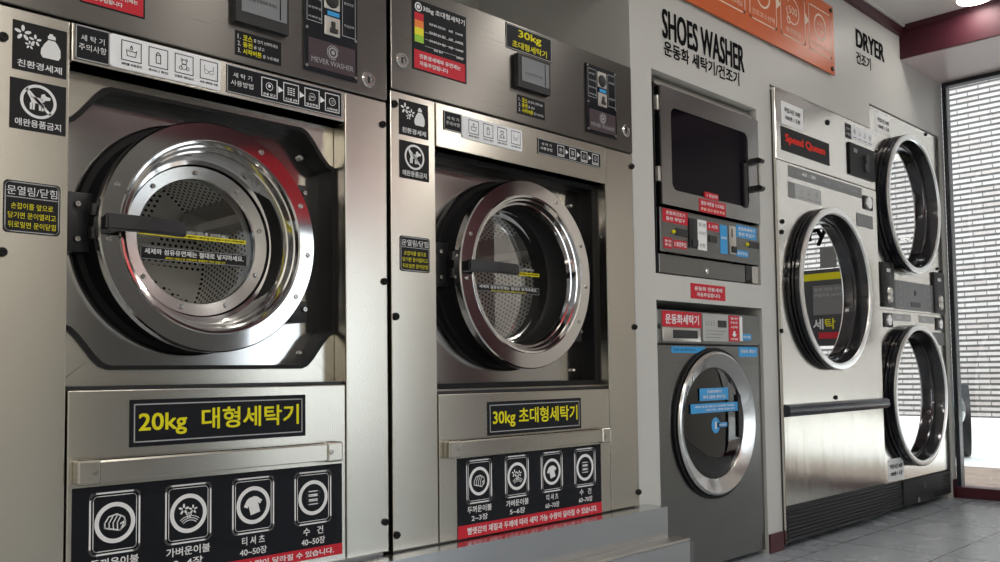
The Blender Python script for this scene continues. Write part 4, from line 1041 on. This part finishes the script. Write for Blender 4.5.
for i in range(3): k.line([(rq[0] + .1 * w_, rq[2] + (.38 - .12 * i) * h_), (rq[0] + (.9 - .12 * i) * w_, rq[2] + (.38 - .12 * i) * h_)], .0022)
k.build('lettering', 'mid_grey', dp)
def arrow(k, x0, x1, z0, z1):
    w, h = x1 - x0, z1 - z0; c = (x0 + x1) / 2; k.poly([(c - .1 * w, z0 + .40 * h), (c + .1 * w, z0 + .40 * h), (c + .1 * w, z0 + .28 * h), (c + .24 * w, z0 + .28 * h), (c, z0 + .16 * h), (c - .24 * w, z0 + .28 * h), (c - .1 * w, z0 + .28 * h)])
sticker(cn, R4(728.7, 315.3, 341.2, 739, 316.2, 341.8, yq), yq, 'red', [('동전', .15, .85, .84, .93, 'ink_white', .02), ('투입후', .15, .85, .68, .77, 'ink_white', .02), ('시작', .15, .85, .5, .6, 'ink_white', .02), ('버튼', .15, .85, .05, .13, 'ink_white', .02)], 'sticker', inks=[('ink_white', arrow)])
MB().box(*R4(739.5, 316.5, 341, 742, 317, 341, yq)[:2], yq - .002, yq, *R4(739.5, 316.5, 341, 742, 317, 341, yq)[2:]).build('paper_strip', 'paper', cn)
sticker(cn, R4(741.5, 333.5, 340, 751, 334.5, 340.5, yq), yq, 'blue', [('세탁중', .1, .9, .3, .7, 'ink_white', .02)], 'sticker')
x, z = W(659, 326, yq); MB().lathe(x, z, [(.010, yq), (.008, yq - .004), (0, yq - .004)], 16).build('button', 'black', cn, 40)
sticker(fp, R4(671, 346.5, 352.8, 705, 347, 353.2, SY), SY, 'blue', [('운동화 전용 세탁기입니다', .05, .7, .3, .7, 'ink_black', .01)], 'sticker', label='blue sticker at upper left of the door')
sticker(fp, R4(738.5, 346.5, 356.5, 757, 347.5, 357, SY), SY, 'blue', [('운동화 세탁기', .1, .9, .35, .75, 'ink_white', .02)], 'sticker', label='blue sticker at upper right of the door')
# door
MB().lathe(cx, cz, [(R * 1.035, SY - .0005), (R * 1.03, SY - .010), (R * 1.0, SY - .012), (R * .985, SY + .0), (R * .97, SY + .05)], 96).build('door_seal', 'rubber', sw, 40)
rg = R * .765
dr = MB().lathe(cx, cz, [(R * .985, SY + .01), (R * .985, SY - .018), (R * .97, SY - .024), (R * .95, SY - .026), (rg * 1.03, SY - .006), (rg * 1.0, SY - .002), (rg * .985, SY + .02)], 128).build('door_ring', 'chrome_soft', sw, 30)
for a in (2.35, 2.62):
    q = MB(); vv = []
    for r_, da, yy in ((R * .945, -.009, SY - .0268), (R * .945, .009, SY - .0268), (rg * 1.04, .009, SY - .0082), (rg * 1.04, -.009, SY - .0082)):
        vv.append(q.bm.verts.new((cx + r_ * math.cos(a + da), yy, cz + r_ * math.sin(a + da))))
    w4 = [q.bm.verts.new((v.co.x, v.co.y + .004, v.co.z)) for v in vv]
    q.bm.faces.new(vv); q.bm.faces.new(w4[::-1])
    for i in range(4): q.bm.faces.new((vv[i], w4[i], w4[(i + 1) % 4], vv[(i + 1) % 4]))
    q.build('ring_seam', 'alu', dr)
MB().lathe(cx, cz, [(rg, SY + .004), (rg * .9, SY + .0), (rg * .6, SY - .004), (0, SY - .006)], 96).build('door_glass', 'dark_glass', sw, 60)
MB().lathe(cx, cz, [(rg * 1.0, SY + .022), (rg * .92, SY + .07), (rg * .7, SY + .16), (0, SY + .19)], 64).build('glass_bowl', 'black', sw, 60)
h = MB(); gx, gz = cx + rg * .80, cz + .02
h.prism(rr(gx - .008, gx + .012, gz - .085, gz + .085, .009), SY - .010, SY + .004); h.build('door_handle', 'gloss_black', sw, 40)
yg = SY - .006
sticker(sw, R4(699.5, 388, 400.5, 728, 388, 400, yg), yg, 'blue', [('운동화세탁기', .25, .75, .58, .86, 'ink_white', .02), ('최대 3켤레 세탁가능', .10, .90, .14, .44, 'ink_white', .02)], 'glass_sticker', label='blue sticker on the door glass')
sticker(sw, R4(690.5, 403.5, 413, 737.5, 402.5, 411.5, yg), yg, 'blue', [('세탁이 끝나면 문을 열고 운동화를 꺼내세요', .08, .92, .55, .8, 'ink_white', .02), ('건조기는 위에 있습니다', .3, .92, .18, .42, 'ink_white', .02)], 'glass_sticker', label='blue strip on the door glass')
q = R4(711.5, 420.5, 429.5, 727, 420.5, 429, yg)
sticker(sw, (q[0] + .04, q[1], q[2] + .008, q[3] - .008), yg, 'blue', [('문열림', .15, .85, .3, .7, 'ink_white', .02)], 'glass_sticker')
e = Ink(yg - .0012).disc(q[0] + .028, (q[2] + q[3]) / 2, .03).build('glass_sticker', 'blue', sw)
Ink(yg - .0018).text('1', q[0] + .022, q[0] + .034, (q[2] + q[3]) / 2 - .014, (q[2] + q[3]) / 2 + .014, .03).build('lettering', 'ink_white', e)

# ------------------------------------------------------------------ dryer door (shared shape)
def dryer_door(t, cx, cz, R, Yf, yb):
    """thick black rubber drum of a door with a thin silver rim and a deep recessed pane"""
    p = yb - Yf
    MB().lathe(cx, cz, [(R * .985, yb - .0005), (R * 1.003, yb - .1 * p), (R * 1.003, yb - .28 * p), (R * .983, yb - .36 * p), (R * .983, yb - .48 * p), (R * 1.003, yb - .56 * p), (R * 1.003, yb - .80 * p), (R * .99, yb - .86 * p), (R * .96, yb - .86 * p)], 112).build('door_gasket', 'gloss_black', t, 30)
    MB().lathe(cx, cz, [(R * .975, Yf + .014), (R * 1.0, Yf + .006), (R * .997, Yf + .001), (R * .985, Yf - .001), (R * .93, Yf - .001), (R * .917, Yf + .006)], 128).build('door_rim', 'rim', t, 40)
    MB().lathe(cx, cz, [(R * .918, Yf + .006), (R * .905, Yf + .02), (R * .885, Yf + .058), (R * .875, Yf + .060), (R * .865, Yf + .070), (R * .845, Yf + .072)], 112).build('door_tunnel', 'tunnel', t, 30)
    MB().lathe(cx, cz, [(R * .86, Yf + .068), (0, Yf + .068)], 80).build('door_glass', 'dryer_glass', t)
    MB().lathe(cx, cz, [(R * .87, Yf + .09), (R * .87, Yf + .50), (0, Yf + .52)], 64).build('drum', 'mid_grey', t, 40)
M['rim'] = plain('bright door rim', (.88, .88, .87), .32, 1.0)
M['tunnel'] = plain('black chrome', (.10, .10, .105), .14, .9)

# ------------------------------------------------------------------ big tumble dryer
DY = -.020
td = thing('tumble_dryer', (3.53, DY, 0), 'big single stainless tumble dryer with one round door and black bumper bar', 'dryer')
x0, x1 = 3.5135, 4.543
ztop = 1.957
b = MB(); b.box(x0, x0 + .0015, DY + .003, .78, .02, ztop - .001); b.box(x0 + .0015, x0 + .02, DY + .02, .78, .03, ztop - .01); b.box(x1 - .015, x1 - .002, DY + .02, .78, .03, ztop - .01); b.box(x0 + .02, x1 - .015, .77, .78, .03, ztop - .01); b.box(x0 + .02, x1 - .015, DY + .02, .77, ztop - .02, ztop - .01); b.box(x0 + .02, x1 - .015, DY + .02, .77, .03, .05)
b.build('cabinet', 'steel_dry', td)
zh = (W(777, 160, DY)[1] + W(873, 189, DY)[1]) / 2
zl = (W(785, 409, DY)[1] + W(884, 401, DY)[1]) / 2
zk = (W(787, 505.5, DY)[1] + W(885, 484.5, DY)[1]) / 2
fx0 = x0 + .002
MB().box(x0 - .0008, x0 - .0001, DY + .012, DY + .018, .03, ztop - .01).build('side_groove', 'black', td)
MB().box(fx0, x1, DY, DY + .02, zh + .002, ztop, .003).build('control_fascia', 'steel_dry', td)
cx, cz, R = 3.979, 1.1137, .3695
Yf = DY - .046
def holed(x0, x1, z0, z1, cx, cz, r, y0, y1, name, mat, par):
    n = 72; hole = []; outer = []
    for i in range(n):
        a = 2 * PI * i / n; c_, s_ = math.cos(a), math.sin(a)
        hole.append((cx + r * c_, cz + r * s_))
        k = min((x1 - cx) / c_ if c_ > 1e-6 else 1e9, (x0 - cx) / c_ if c_ < -1e-6 else 1e9, (z1 - cz) / s_ if s_ > 1e-6 else 1e9, (z0 - cz) / s_ if s_ < -1e-6 else 1e9)
        outer.append((cx + k * c_, cz + k * s_))
    for (qx, qz) in ((x1, z1), (x0, z1), (x0, z0), (x1, z0)):
        j = min(range(n), key=lambda i: (outer[i][0] - qx) ** 2 + (outer[i][1] - qz) ** 2); outer[j] = (qx, qz)
    return MB().frame(outer, hole, y0, y1).build(name, mat, par)
holed(fx0, x1, zl + .003, zh - .002, cx, cz, R * .90, DY, DY + .02, 'front_panel', 'steel_dry', td)
MB().box(fx0, x1, DY, DY + .02, zk + .002, zl - .001, .002).build('lower_panel', 'steel_wavy', td)
# louvred kick plate
kp = MB(); kp.box(fx0, x1 - .002, DY + .006, DY + .03, .028, zk)
nl = 9
for i in range(nl):
    a = .034 + (zk - .04) * i / nl; h_ = (zk - .04) / nl
    kp.xprism([(DY + .0065, a), (DY - .001, a + h_ * .25), (DY - .001, a + h_ * .65), (DY + .0065, a + h_ * .8)], fx0 + .004, x1 - .008)
kp.build('kick_plate', 'dark_grey', td)
for px in (x0 + .09, x1 - .06):
    for py in (DY + .1, .7): MB().cylz(.0005, .032, px, py, .018).build('foot', 'rubber', td, 40)
dryer_door(td, cx, cz, R, Yf, DY)
# bumper bar
zbar = (W(786, 409.5, DY)[1] + W(886, 404, DY)[1]) / 2
bb_ = MB()
bb_.xprism([(DY - .001, zbar - .026), (DY - .022, zbar - .024), (DY - .032, zbar - .01), (DY - .032, zbar + .012), (DY - .022, zbar + .024), (DY - .001, zbar + .026)], fx0 - .004, x1 + .004)
bb_.build('bumper_bar', 'navy_bar', td, 40)
# fascia details
sticker(td, R4(781, 127, 151.5, 829, 143, 164, DY), DY, 'decal_grey', [('Speed Queen', .07, .90, .30, .74, 'ink_red', .06)], 'name_plate', th=.002, label='dark name plate with red letters')
sticker(td, R4(781.3, 100.5, 123, 803, 109.5, 131, DY), DY, 'paper', [('작업시간 30분', .12, .86, .54, .76, 'ink_black', .03), ('1000원 1 도분', .15, .84, .22, .42, 'ink_black', .03)], 'paper_notice')
bolt(td, 827.3, 122.5, DY, .013)
sticker(td, R4(845, 123, 137, 851, 125, 139.5, DY), DY, 'decal_grey', [('건조기', .1, .9, .55, .75, 'ink_white', .01), ('사용법', .1, .9, .2, .4, 'ink_white', .01)], 'sign_plate')
def icons4(k, x0, x1, z0, z1):
    w, h = x1 - x0, z1 - z0
    for i, fn in enumerate((ic_press, ic_bra, ic_coin, ic_press)): fn(k, x0 + w * (.14 + .24 * i), z0 + h * .58, min(h * .3, w * .1))
    for i in range(4): k.line([(x0 + w * (.06 + .24 * i), z0 + h * .16), (x0 + w * (.22 + .24 * i), z0 + h * .16)], .003)
sticker(td, R4(851.2, 125.5, 139, 872.5, 134, 146.5, DY), DY, 'decal_white', [], 'sign_plate', inks=[('ink_black', icons4)])
r_ = R4(848, 142, 174.5, 873, 152, 181, DY); w_, h_ = r_[1] - r_[0], r_[3] - r_[2]
cm = MB().box(*r_[:2], DY - .010, DY, *r_[2:], .002).build('coin_mechanism', 'black_matt', td)
MB().lathe(r_[0] + .62 * w_, r_[2] + .62 * h_, [(0, DY - .022), (.02, DY - .022), (.024, DY - .010)], 20).build('coin_knob', 'dark_grey', cm, 40)
MB().lathe(r_[0] + .62 * w_, r_[2] + .36 * h_, [(0, DY - .018), (.024, DY - .018), (.028, DY - .010)], 20).build('coin_knob', 'dark_grey', cm, 40)
MB().box(r_[0] + .15 * w_, r_[0] + .28 * w_, DY - .012, DY - .010, r_[2] + .72 * h_, r_[2] + .84 * h_).build('coin_slot', 'mid_grey', cm)
sticker(td, R4(788, 165.8, 177.5, 861.5, 187.7, 197.5, DY), DY, 'mid_grey', [('고온', .10, .16, .35, .65, 'ink_grey', .01), ('60 : 30', .17, .34, .42, .72, 'ink_white', .015), ('중온', .46, .54, .4, .62, 'ink_grey', .01), ('저온', .64, .72, .4, .62, 'ink_grey', .01), ('시작', .84, .93, .4, .62, 'ink_grey', .01)], 'key_strip', label='grey strip of programme keys')
sticker(td, R4(788, 181.5, 197, 821, 190.5, 205, DY), DY, 'pale_grey', [], 'sign_plate', inks=[('mid_grey', icons4)])
MB().box(*R4(788, 181.5, 197, 794.5, 183.5, 198.5, DY)[:2], DY - .002, DY - .0012, *R4(788, 181.5, 197, 794.5, 183.5, 198.5, DY)[2:]).build('sign_tab', 'mid_grey', td)
r_ = R4(863, 195, 209, 872, 198, 211, DY); q = MB().box(*r_[:2], DY - .006, DY, *r_[2:], .003).build('lock_plate', 'dark_grey', td); MB().lathe((r_[0] + r_[1]) / 2, (r_[2] + r_[3]) / 2, [(0, DY - .012), (.03, DY - .012), (.034, DY - .006)], 20).build('lock_cylinder', 'chrome', q, 40)
r_ = R4(856.5, 212.5, 226, 872.5, 217, 229, DY); MB().box(*r_[:2], DY - .003, DY, *r_[2:], .002).build('latch_plate', 'mid_grey', td)
for q in ((782, 221.5), (781, 331), (835.5, 397.5), (781.5, 232)): bolt(td, *q, DY, .010)

# ------------------------------------------------------------------ stacked tumble dryers (one cabinet, two doors)
DY = .004; Yf = DY - .058
st = thing('stacked_tumble_dryer', (4.55, DY, 0), 'stacked stainless double dryer with two round doors beside the window', 'dryer')
x0, x1 = 4.547, 5.528
ztop = 2.094
b = MB(); b.box(x0 + .002, x0 + .016, DY + .02, .78, .03, ztop - .01); b.box(x1 - .015, x1 - .002, DY + .02, .78, .03, ztop - .01); b.box(x0 + .016, x1 - .015, .77, .78, .03, ztop - .01); b.box(x0 + .016, x1 - .015, DY + .02, .77, ztop - .02, ztop - .01); b.box(x0 + .016, x1 - .015, DY + .02, .77, .03, .05)
b.build('cabinet', 'steel_dry', st)
zm1 = (W(893, 268, DY)[1] + W(938, 284, DY)[1]) / 2; zm0 = (W(892, 311, DY)[1] + W(938, 314, DY)[1]) / 2
zk = (W(889, 482.5, DY)[1] + W(952, 469.5, DY)[1]) / 2
S1, S2, RS = (4.985, 1.629), (4.985, .604), .374
zmid = (zm1 + zm0) / 2
holed(x0, x1, zm1 + .0, ztop, S1[0], S1[1], RS * .90, DY, DY + .02, 'front_panel', 'steel_dry', st)
holed(x0, x1, zk + .002, zm0 - .002, S2[0], S2[1], RS * .90, DY, DY + .02, 'front_panel', 'steel_dry', st)
MB().box(x0, x1, DY, DY + .02, zm0, zm1 - .001).build('middle_panel', 'steel_dry', st)
for (c, z) in (S1, S2): dryer_door(st, c, z, RS, Yf, DY)
r_ = R4(894, 279, 309, 933.5, 286.3, 312.5, DY); w_, h_ = r_[1] - r_[0], r_[3] - r_[2]
cp = MB().box(*r_[:2], DY - .004, DY, *r_[2:], .002).build('control_panel', 'mid_grey', st)
k = Ink(DY - .0046)
for (u, fn) in ((.14, ic_press), (.86, ic_press)):
    for v in (.25, .55, .8): fn(k, r_[0] + u * w_, r_[2] + v * h_, .022)
k.rrect(r_[0] + .05 * w_, r_[0] + .23 * w_, r_[2] + .08 * h_, r_[2] + .95 * h_, .02, .003); k.rrect(r_[0] + .77 * w_, r_[0] + .95 * w_, r_[2] + .08 * h_, r_[2] + .95 * h_, .02, .003)
k.build('lettering', 'ink_grey', cp)
MB().box(r_[0] + .38 * w_, r_[0] + .62 * w_, DY - .006, DY - .004, r_[2] + .12 * h_, r_[2] + .30 * h_, .0008).build('coin_return', 'black', cp)
MB().lathe(r_[0] + .5 * w_, r_[2] + .62 * h_, [(0, DY - .007), (.014, DY - .007), (.016, DY - .004)], 16).build('keyhole', 'black', cp, 40)
for rq in (R4(880.7, 261, 305, 892.3, 264.5, 309, DY), R4(932.3, 271.5, 312, 942.5, 274.5, 315, DY)):
    w_, h_ = rq[1] - rq[0], rq[3] - rq[2]
    q = MB().box(*rq[:2], DY - .014, DY, *rq[2:], .004).build('coin_mechanism', 'dark_grey', st, 40)
    MB().box(rq[0] + .3 * w_, rq[0] + .6 * w_, DY - .016, DY - .014, rq[2] + .78 * h_, rq[2] + .86 * h_).build('slot_tag', 'ink_white', q)
    for kz in (.34, .18): MB().lathe(rq[0] + .5 * w_, rq[2] + kz * h_, [(0, DY - .024), (.02, DY - .024), (.026, DY - .014)], 20).build('coin_knob', 'alu', q, 40)
for rq in (R4(893.5, 313.5, 321, 910.5, 314.5, 321.5, DY), R4(918.5, 315.5, 322.5, 934, 317, 324, DY)):
    sticker(st, rq, DY, 'pale_grey', [('60 : 30', .2, .9, .3, .7, 'ink_white', .01)], 'key_strip')
for rq in (R4(883.5, 312.5, 327, 892, 313.5, 327.5, DY), R4(935.5, 317, 330, 942.5, 318.5, 331, DY)):
    q = MB().box(*rq[:2], DY - .006, DY, *rq[2:], .003).build('lock_plate', 'dark_grey', st); MB().lathe((rq[0] + rq[1]) / 2, (rq[2] + rq[3]) / 2, [(0, DY - .012), (.028, DY - .012), (.032, DY - .006)], 20).build('lock_cylinder', 'chrome', q, 40)
MB().box(*R4(933, 332, 345, 944, 333, 345.5, DY)[:2], DY - .002, DY, *R4(933, 332, 345, 944, 333, 345.5, DY)[2:]).build('latch_plate', 'mid_grey', st)
sticker(st, R4(875.5, 112.5, 132, 890, 117.3, 136, DY), DY, 'paper', [('작업시간 30분', .12, .9, .54, .76, 'ink_black', .03), ('1000원 1 도분', .14, .9, .22, .42, 'ink_black', .03)], 'paper_notice')
sticker(st, R4(888, 459.5, 482.5, 903.5, 457, 478, DY), DY, 'paper', [('작업시간 30분', .12, .9, .54, .76, 'ink_black', .03), ('1000원 1 도분', .14, .9, .22, .42, 'ink_black', .03)], 'paper_notice')
for q in ((876.5, 151.5), (925.5, 134.5), (937, 268.8), (885.5, 258.5), (876.5, 236), (940, 272)): bolt(st, *q, DY, .009)
kp = MB(); kp.box(x0, x1, DY + .006, DY + .03, .028, zk)
xk0, xk1 = W(902.6, 490, DY)[0], W(943, 480, DY)[0]
for i in range(9):
    a = .034 + (zk - .04) * i / 9; h_ = (zk - .04) / 9
    for (q0, q1) in ((x0 + .004, xk0 - .004), (xk1 + .004, x1 - .006)):
        kp.xprism([(DY + .0065, a), (DY - .001, a + h_ * .25), (DY - .001, a + h_ * .65), (DY + .0065, a + h_ * .8)], q0, q1)
kpo = kp.build('kick_plate', 'dark_grey', st)
MB().box(xk0, xk1, DY - .006, DY + .0055, .034, zk - .004, .003).build('access_panel', 'decal_grey', kpo)
x, z = W(923.5, 485.5, DY); MB().lathe(x, z, [(0, DY - .009), (.017, DY - .009), (.019, DY - .006)], 18).build('keyhole', 'black', kpo, 40)
x, z = W(924.5, 497.5, DY); MB().prism(rr(x - .12, x + .12, z - .018, z + .018, .017), DY - .0085, DY - .006).build('finger_slot', 'black', kpo)
MB().prism(rr(x - .118, x - .088, z - .013, z + .013, .012), DY - .010, DY - .0086).build('slot_lining', 'alu', kpo)
for px in (x0 + .08, x1 - .08):
    for py in (DY + .1, .7): MB().cylz(.0005, .032, px, py, .018).build('foot', 'rubber', st, 40)

# ------------------------------------------------------------------ wall lettering and orange sign
def letters(name, label, eng, kor, re_, rk):
    t = thing(name, (re_[0], 0, rk[2]), label, 'sign')
    e = Ink(-.0012).text(eng, *re_, .052 if len(eng) < 7 else .044); e.build('headline', 'ink_black', t)
    e = Ink(-.0012).text(kor, *rk, .026); e.build('subtitle', 'ink_black', t)
letters('wall_lettering', 'black SHOES WASHER lettering on the grey wall above the shoe machines', 'SHOES WASHER', '운동화 세탁기/건조기', R4(661.7, 8.5, 38, 744, 46.5, 72.5), R4(663.5, 42, 55, 739, 71, 86))
letters('wall_lettering', 'black DRYER lettering on the grey wall above the tumble dryers', 'DRYER', '건조기', R4(855.6, 29, 47.5, 884, 45, 61.3), R4(856, 52, 64.5, 870.5, 57.5, 69))
os_ = thing('guide_sign', (3.4, 0, 2.157), 'orange acrylic step guide sign on the wall under the ceiling', 'sign')
sx0, sx1, sz0, sz1 = 2.15, W(834, 40, -.016)[0], W(834, 75, -.016)[1], W(834, 8, -.016)[1]
pb = MB().box(sx0, sx1, -.016, -.010, sz0, sz1, .001).build('sign_board', 'orange', os_)
for x in (sx0 + .03, sx1 - .03):
    for z in (sz0 + .025, sz1 - .025):
        MB().lathe(x, z, [(.011, -.0005), (.011, -.020), (.008, -.023), (0, -.023)], 18).build('standoff_bolt', 'black', os_, 40)
k = Ink(-.0166)
WS = lambda u, v: W(u, v, -.0165)
boxes = [(WS(809, 25)[0], WS(831, 35)[0]), (WS(781, 20)[0], WS(804, 30)[0])]
bz0, bz1 = (WS(811, 47.5)[1] + WS(831, 60)[1]) / 2, (WS(809, 5)[1] + WS(831, 15)[1]) / 2
bw = boxes[0][1] - boxes[0][0]; pitch = boxes[0][0] - boxes[1][0]
for i, (s_, fn) in enumerate((('시작버튼누르기', ic_start), ('동전투입', ic_coin), ('건조코스선택', ic_press), ('문을 닫아주세요', ic_keys), ('세탁물 넣기', ic_press))):
    a = boxes[0][0] - pitch * i; c = a + bw / 2; zc = bz0 + (bz1 - bz0) * .60
    k.rrect(a, a + bw, bz0, bz1, .012, .0055)
    fn(k, c, zc, bw * .42)
    k.text(s_, a + bw * (.08 if len(s_) > 5 else .2), a + bw * (.92 if len(s_) > 5 else .8), bz0 + (bz1 - bz0) * .10, bz0 + (bz1 - bz0) * .21, .012)
    if i < 4: q = a - (pitch - bw) / 2; k.poly([(q - .018, zc - .03), (q + .02, zc), (q - .018, zc + .03)])
k.build('lettering', 'ink_cream', pb)

# ------------------------------------------------------------------ ceiling lights
def downlight(x, y, label, r=.085, e=2.0):
    t = thing('ceiling_downlight', (x, y, HC), label, 'light', 'round ceiling downlights')
    mb = MB(); n = 40
    prof = [(r * 1.08, HC - .001), (r * 1.05, HC - .010), (r * .96, HC - .014)]
    rows = [[mb.bm.verts.new((x + q * math.cos(2 * PI * i / n), y + q * math.sin(2 * PI * i / n), z)) for i in range(n)] for q, z in prof]
    for a, b in zip(rows, rows[1:]):
        for i in range(n): mb.bm.faces.new((a[i], a[(i + 1) % n], b[(i + 1) % n], b[i]))
    mb.build('bezel', 'white_wall', t, 40)
    d = MB().cylz(HC - .020, HC - .012, x, y, r * .90, 40, r * .95); d.build('diffuser', 'lamp', t, 40)
    ld = bpy.data.lights.new('lamp_light', 'AREA'); ld.shape = 'DISK'; ld.size = r * 1.8; ld.energy = e; ld.color = (1, .95, .88)
    lo = bpy.data.objects.new('lamp_light', ld); COL.objects.link(lo); lo.parent = t; lo.location = (0, 0, -.024)
downlight(4.86, -.42, 'round white downlight in the ceiling near the maroon beam')
for x, y, e, l in ((3.2, -1.2, 5, 'round ceiling downlight over the aisle by the shoe machines'), (1.6, -1.2, 5, 'round ceiling downlight over the aisle by the washers'),
                   (-.2, -1.2, 5, 'round ceiling downlight over the left end of the aisle'), (4.4, -3.05, 13, 'added unseen downlight brightening the far corner by the maroon wall'),  # rear row is unseen, added to wash the opposite wall the steel mirrors
                   (2.4, -3.05, 3, 'added unseen downlight above the grey part of the opposite wall'), (1.0, -3.05, 17, 'added unseen downlight brightening the opposite wall facing the leftmost washer'),
                   (-.6, -3.05, 17, 'added unseen downlight brightening the left half of the opposite wall'), (-2.0, -3.05, 12, 'added unseen downlight brightening the far left end of the opposite wall')):
    downlight(x, y, l, e=e)

# ------------------------------------------------------------------ daylight
wd = bpy.data.worlds.new('world'); SC.world = wd; wd.use_nodes = True
nt = wd.node_tree; bg = nt.nodes['Background']
bg.inputs['Color'].default_value = (.86, .93, 1.0, 1); bg.inputs['Strength'].default_value = 3.0
sl = bpy.data.lights.new('sun', 'SUN'); sl.energy = 2.8; sl.angle = math.radians(1.0); sl.color = (1, .95, .88)
so = bpy.data.objects.new('sun', sl); COL.objects.link(so)
so.rotation_euler = Vector((.62, .30, -.72)).to_track_quat('-Z', 'Y').to_euler()

vs = SC.view_settings
SC.display_settings.display_device = 'sRGB'
vs.view_transform = 'Standard'; vs.look = 'None'; vs.exposure = 0.25; vs.gamma = 1.0; vs.use_curve_mapping = False
SC.cycles.use_denoising = True
SC.cycles.max_bounces = 10; SC.cycles.transparent_max_bounces = 12; SC.cycles.glossy_bounces = 6
SC.cycles.sample_clamp_indirect = 6.0; SC.cycles.caustics_reflective = True
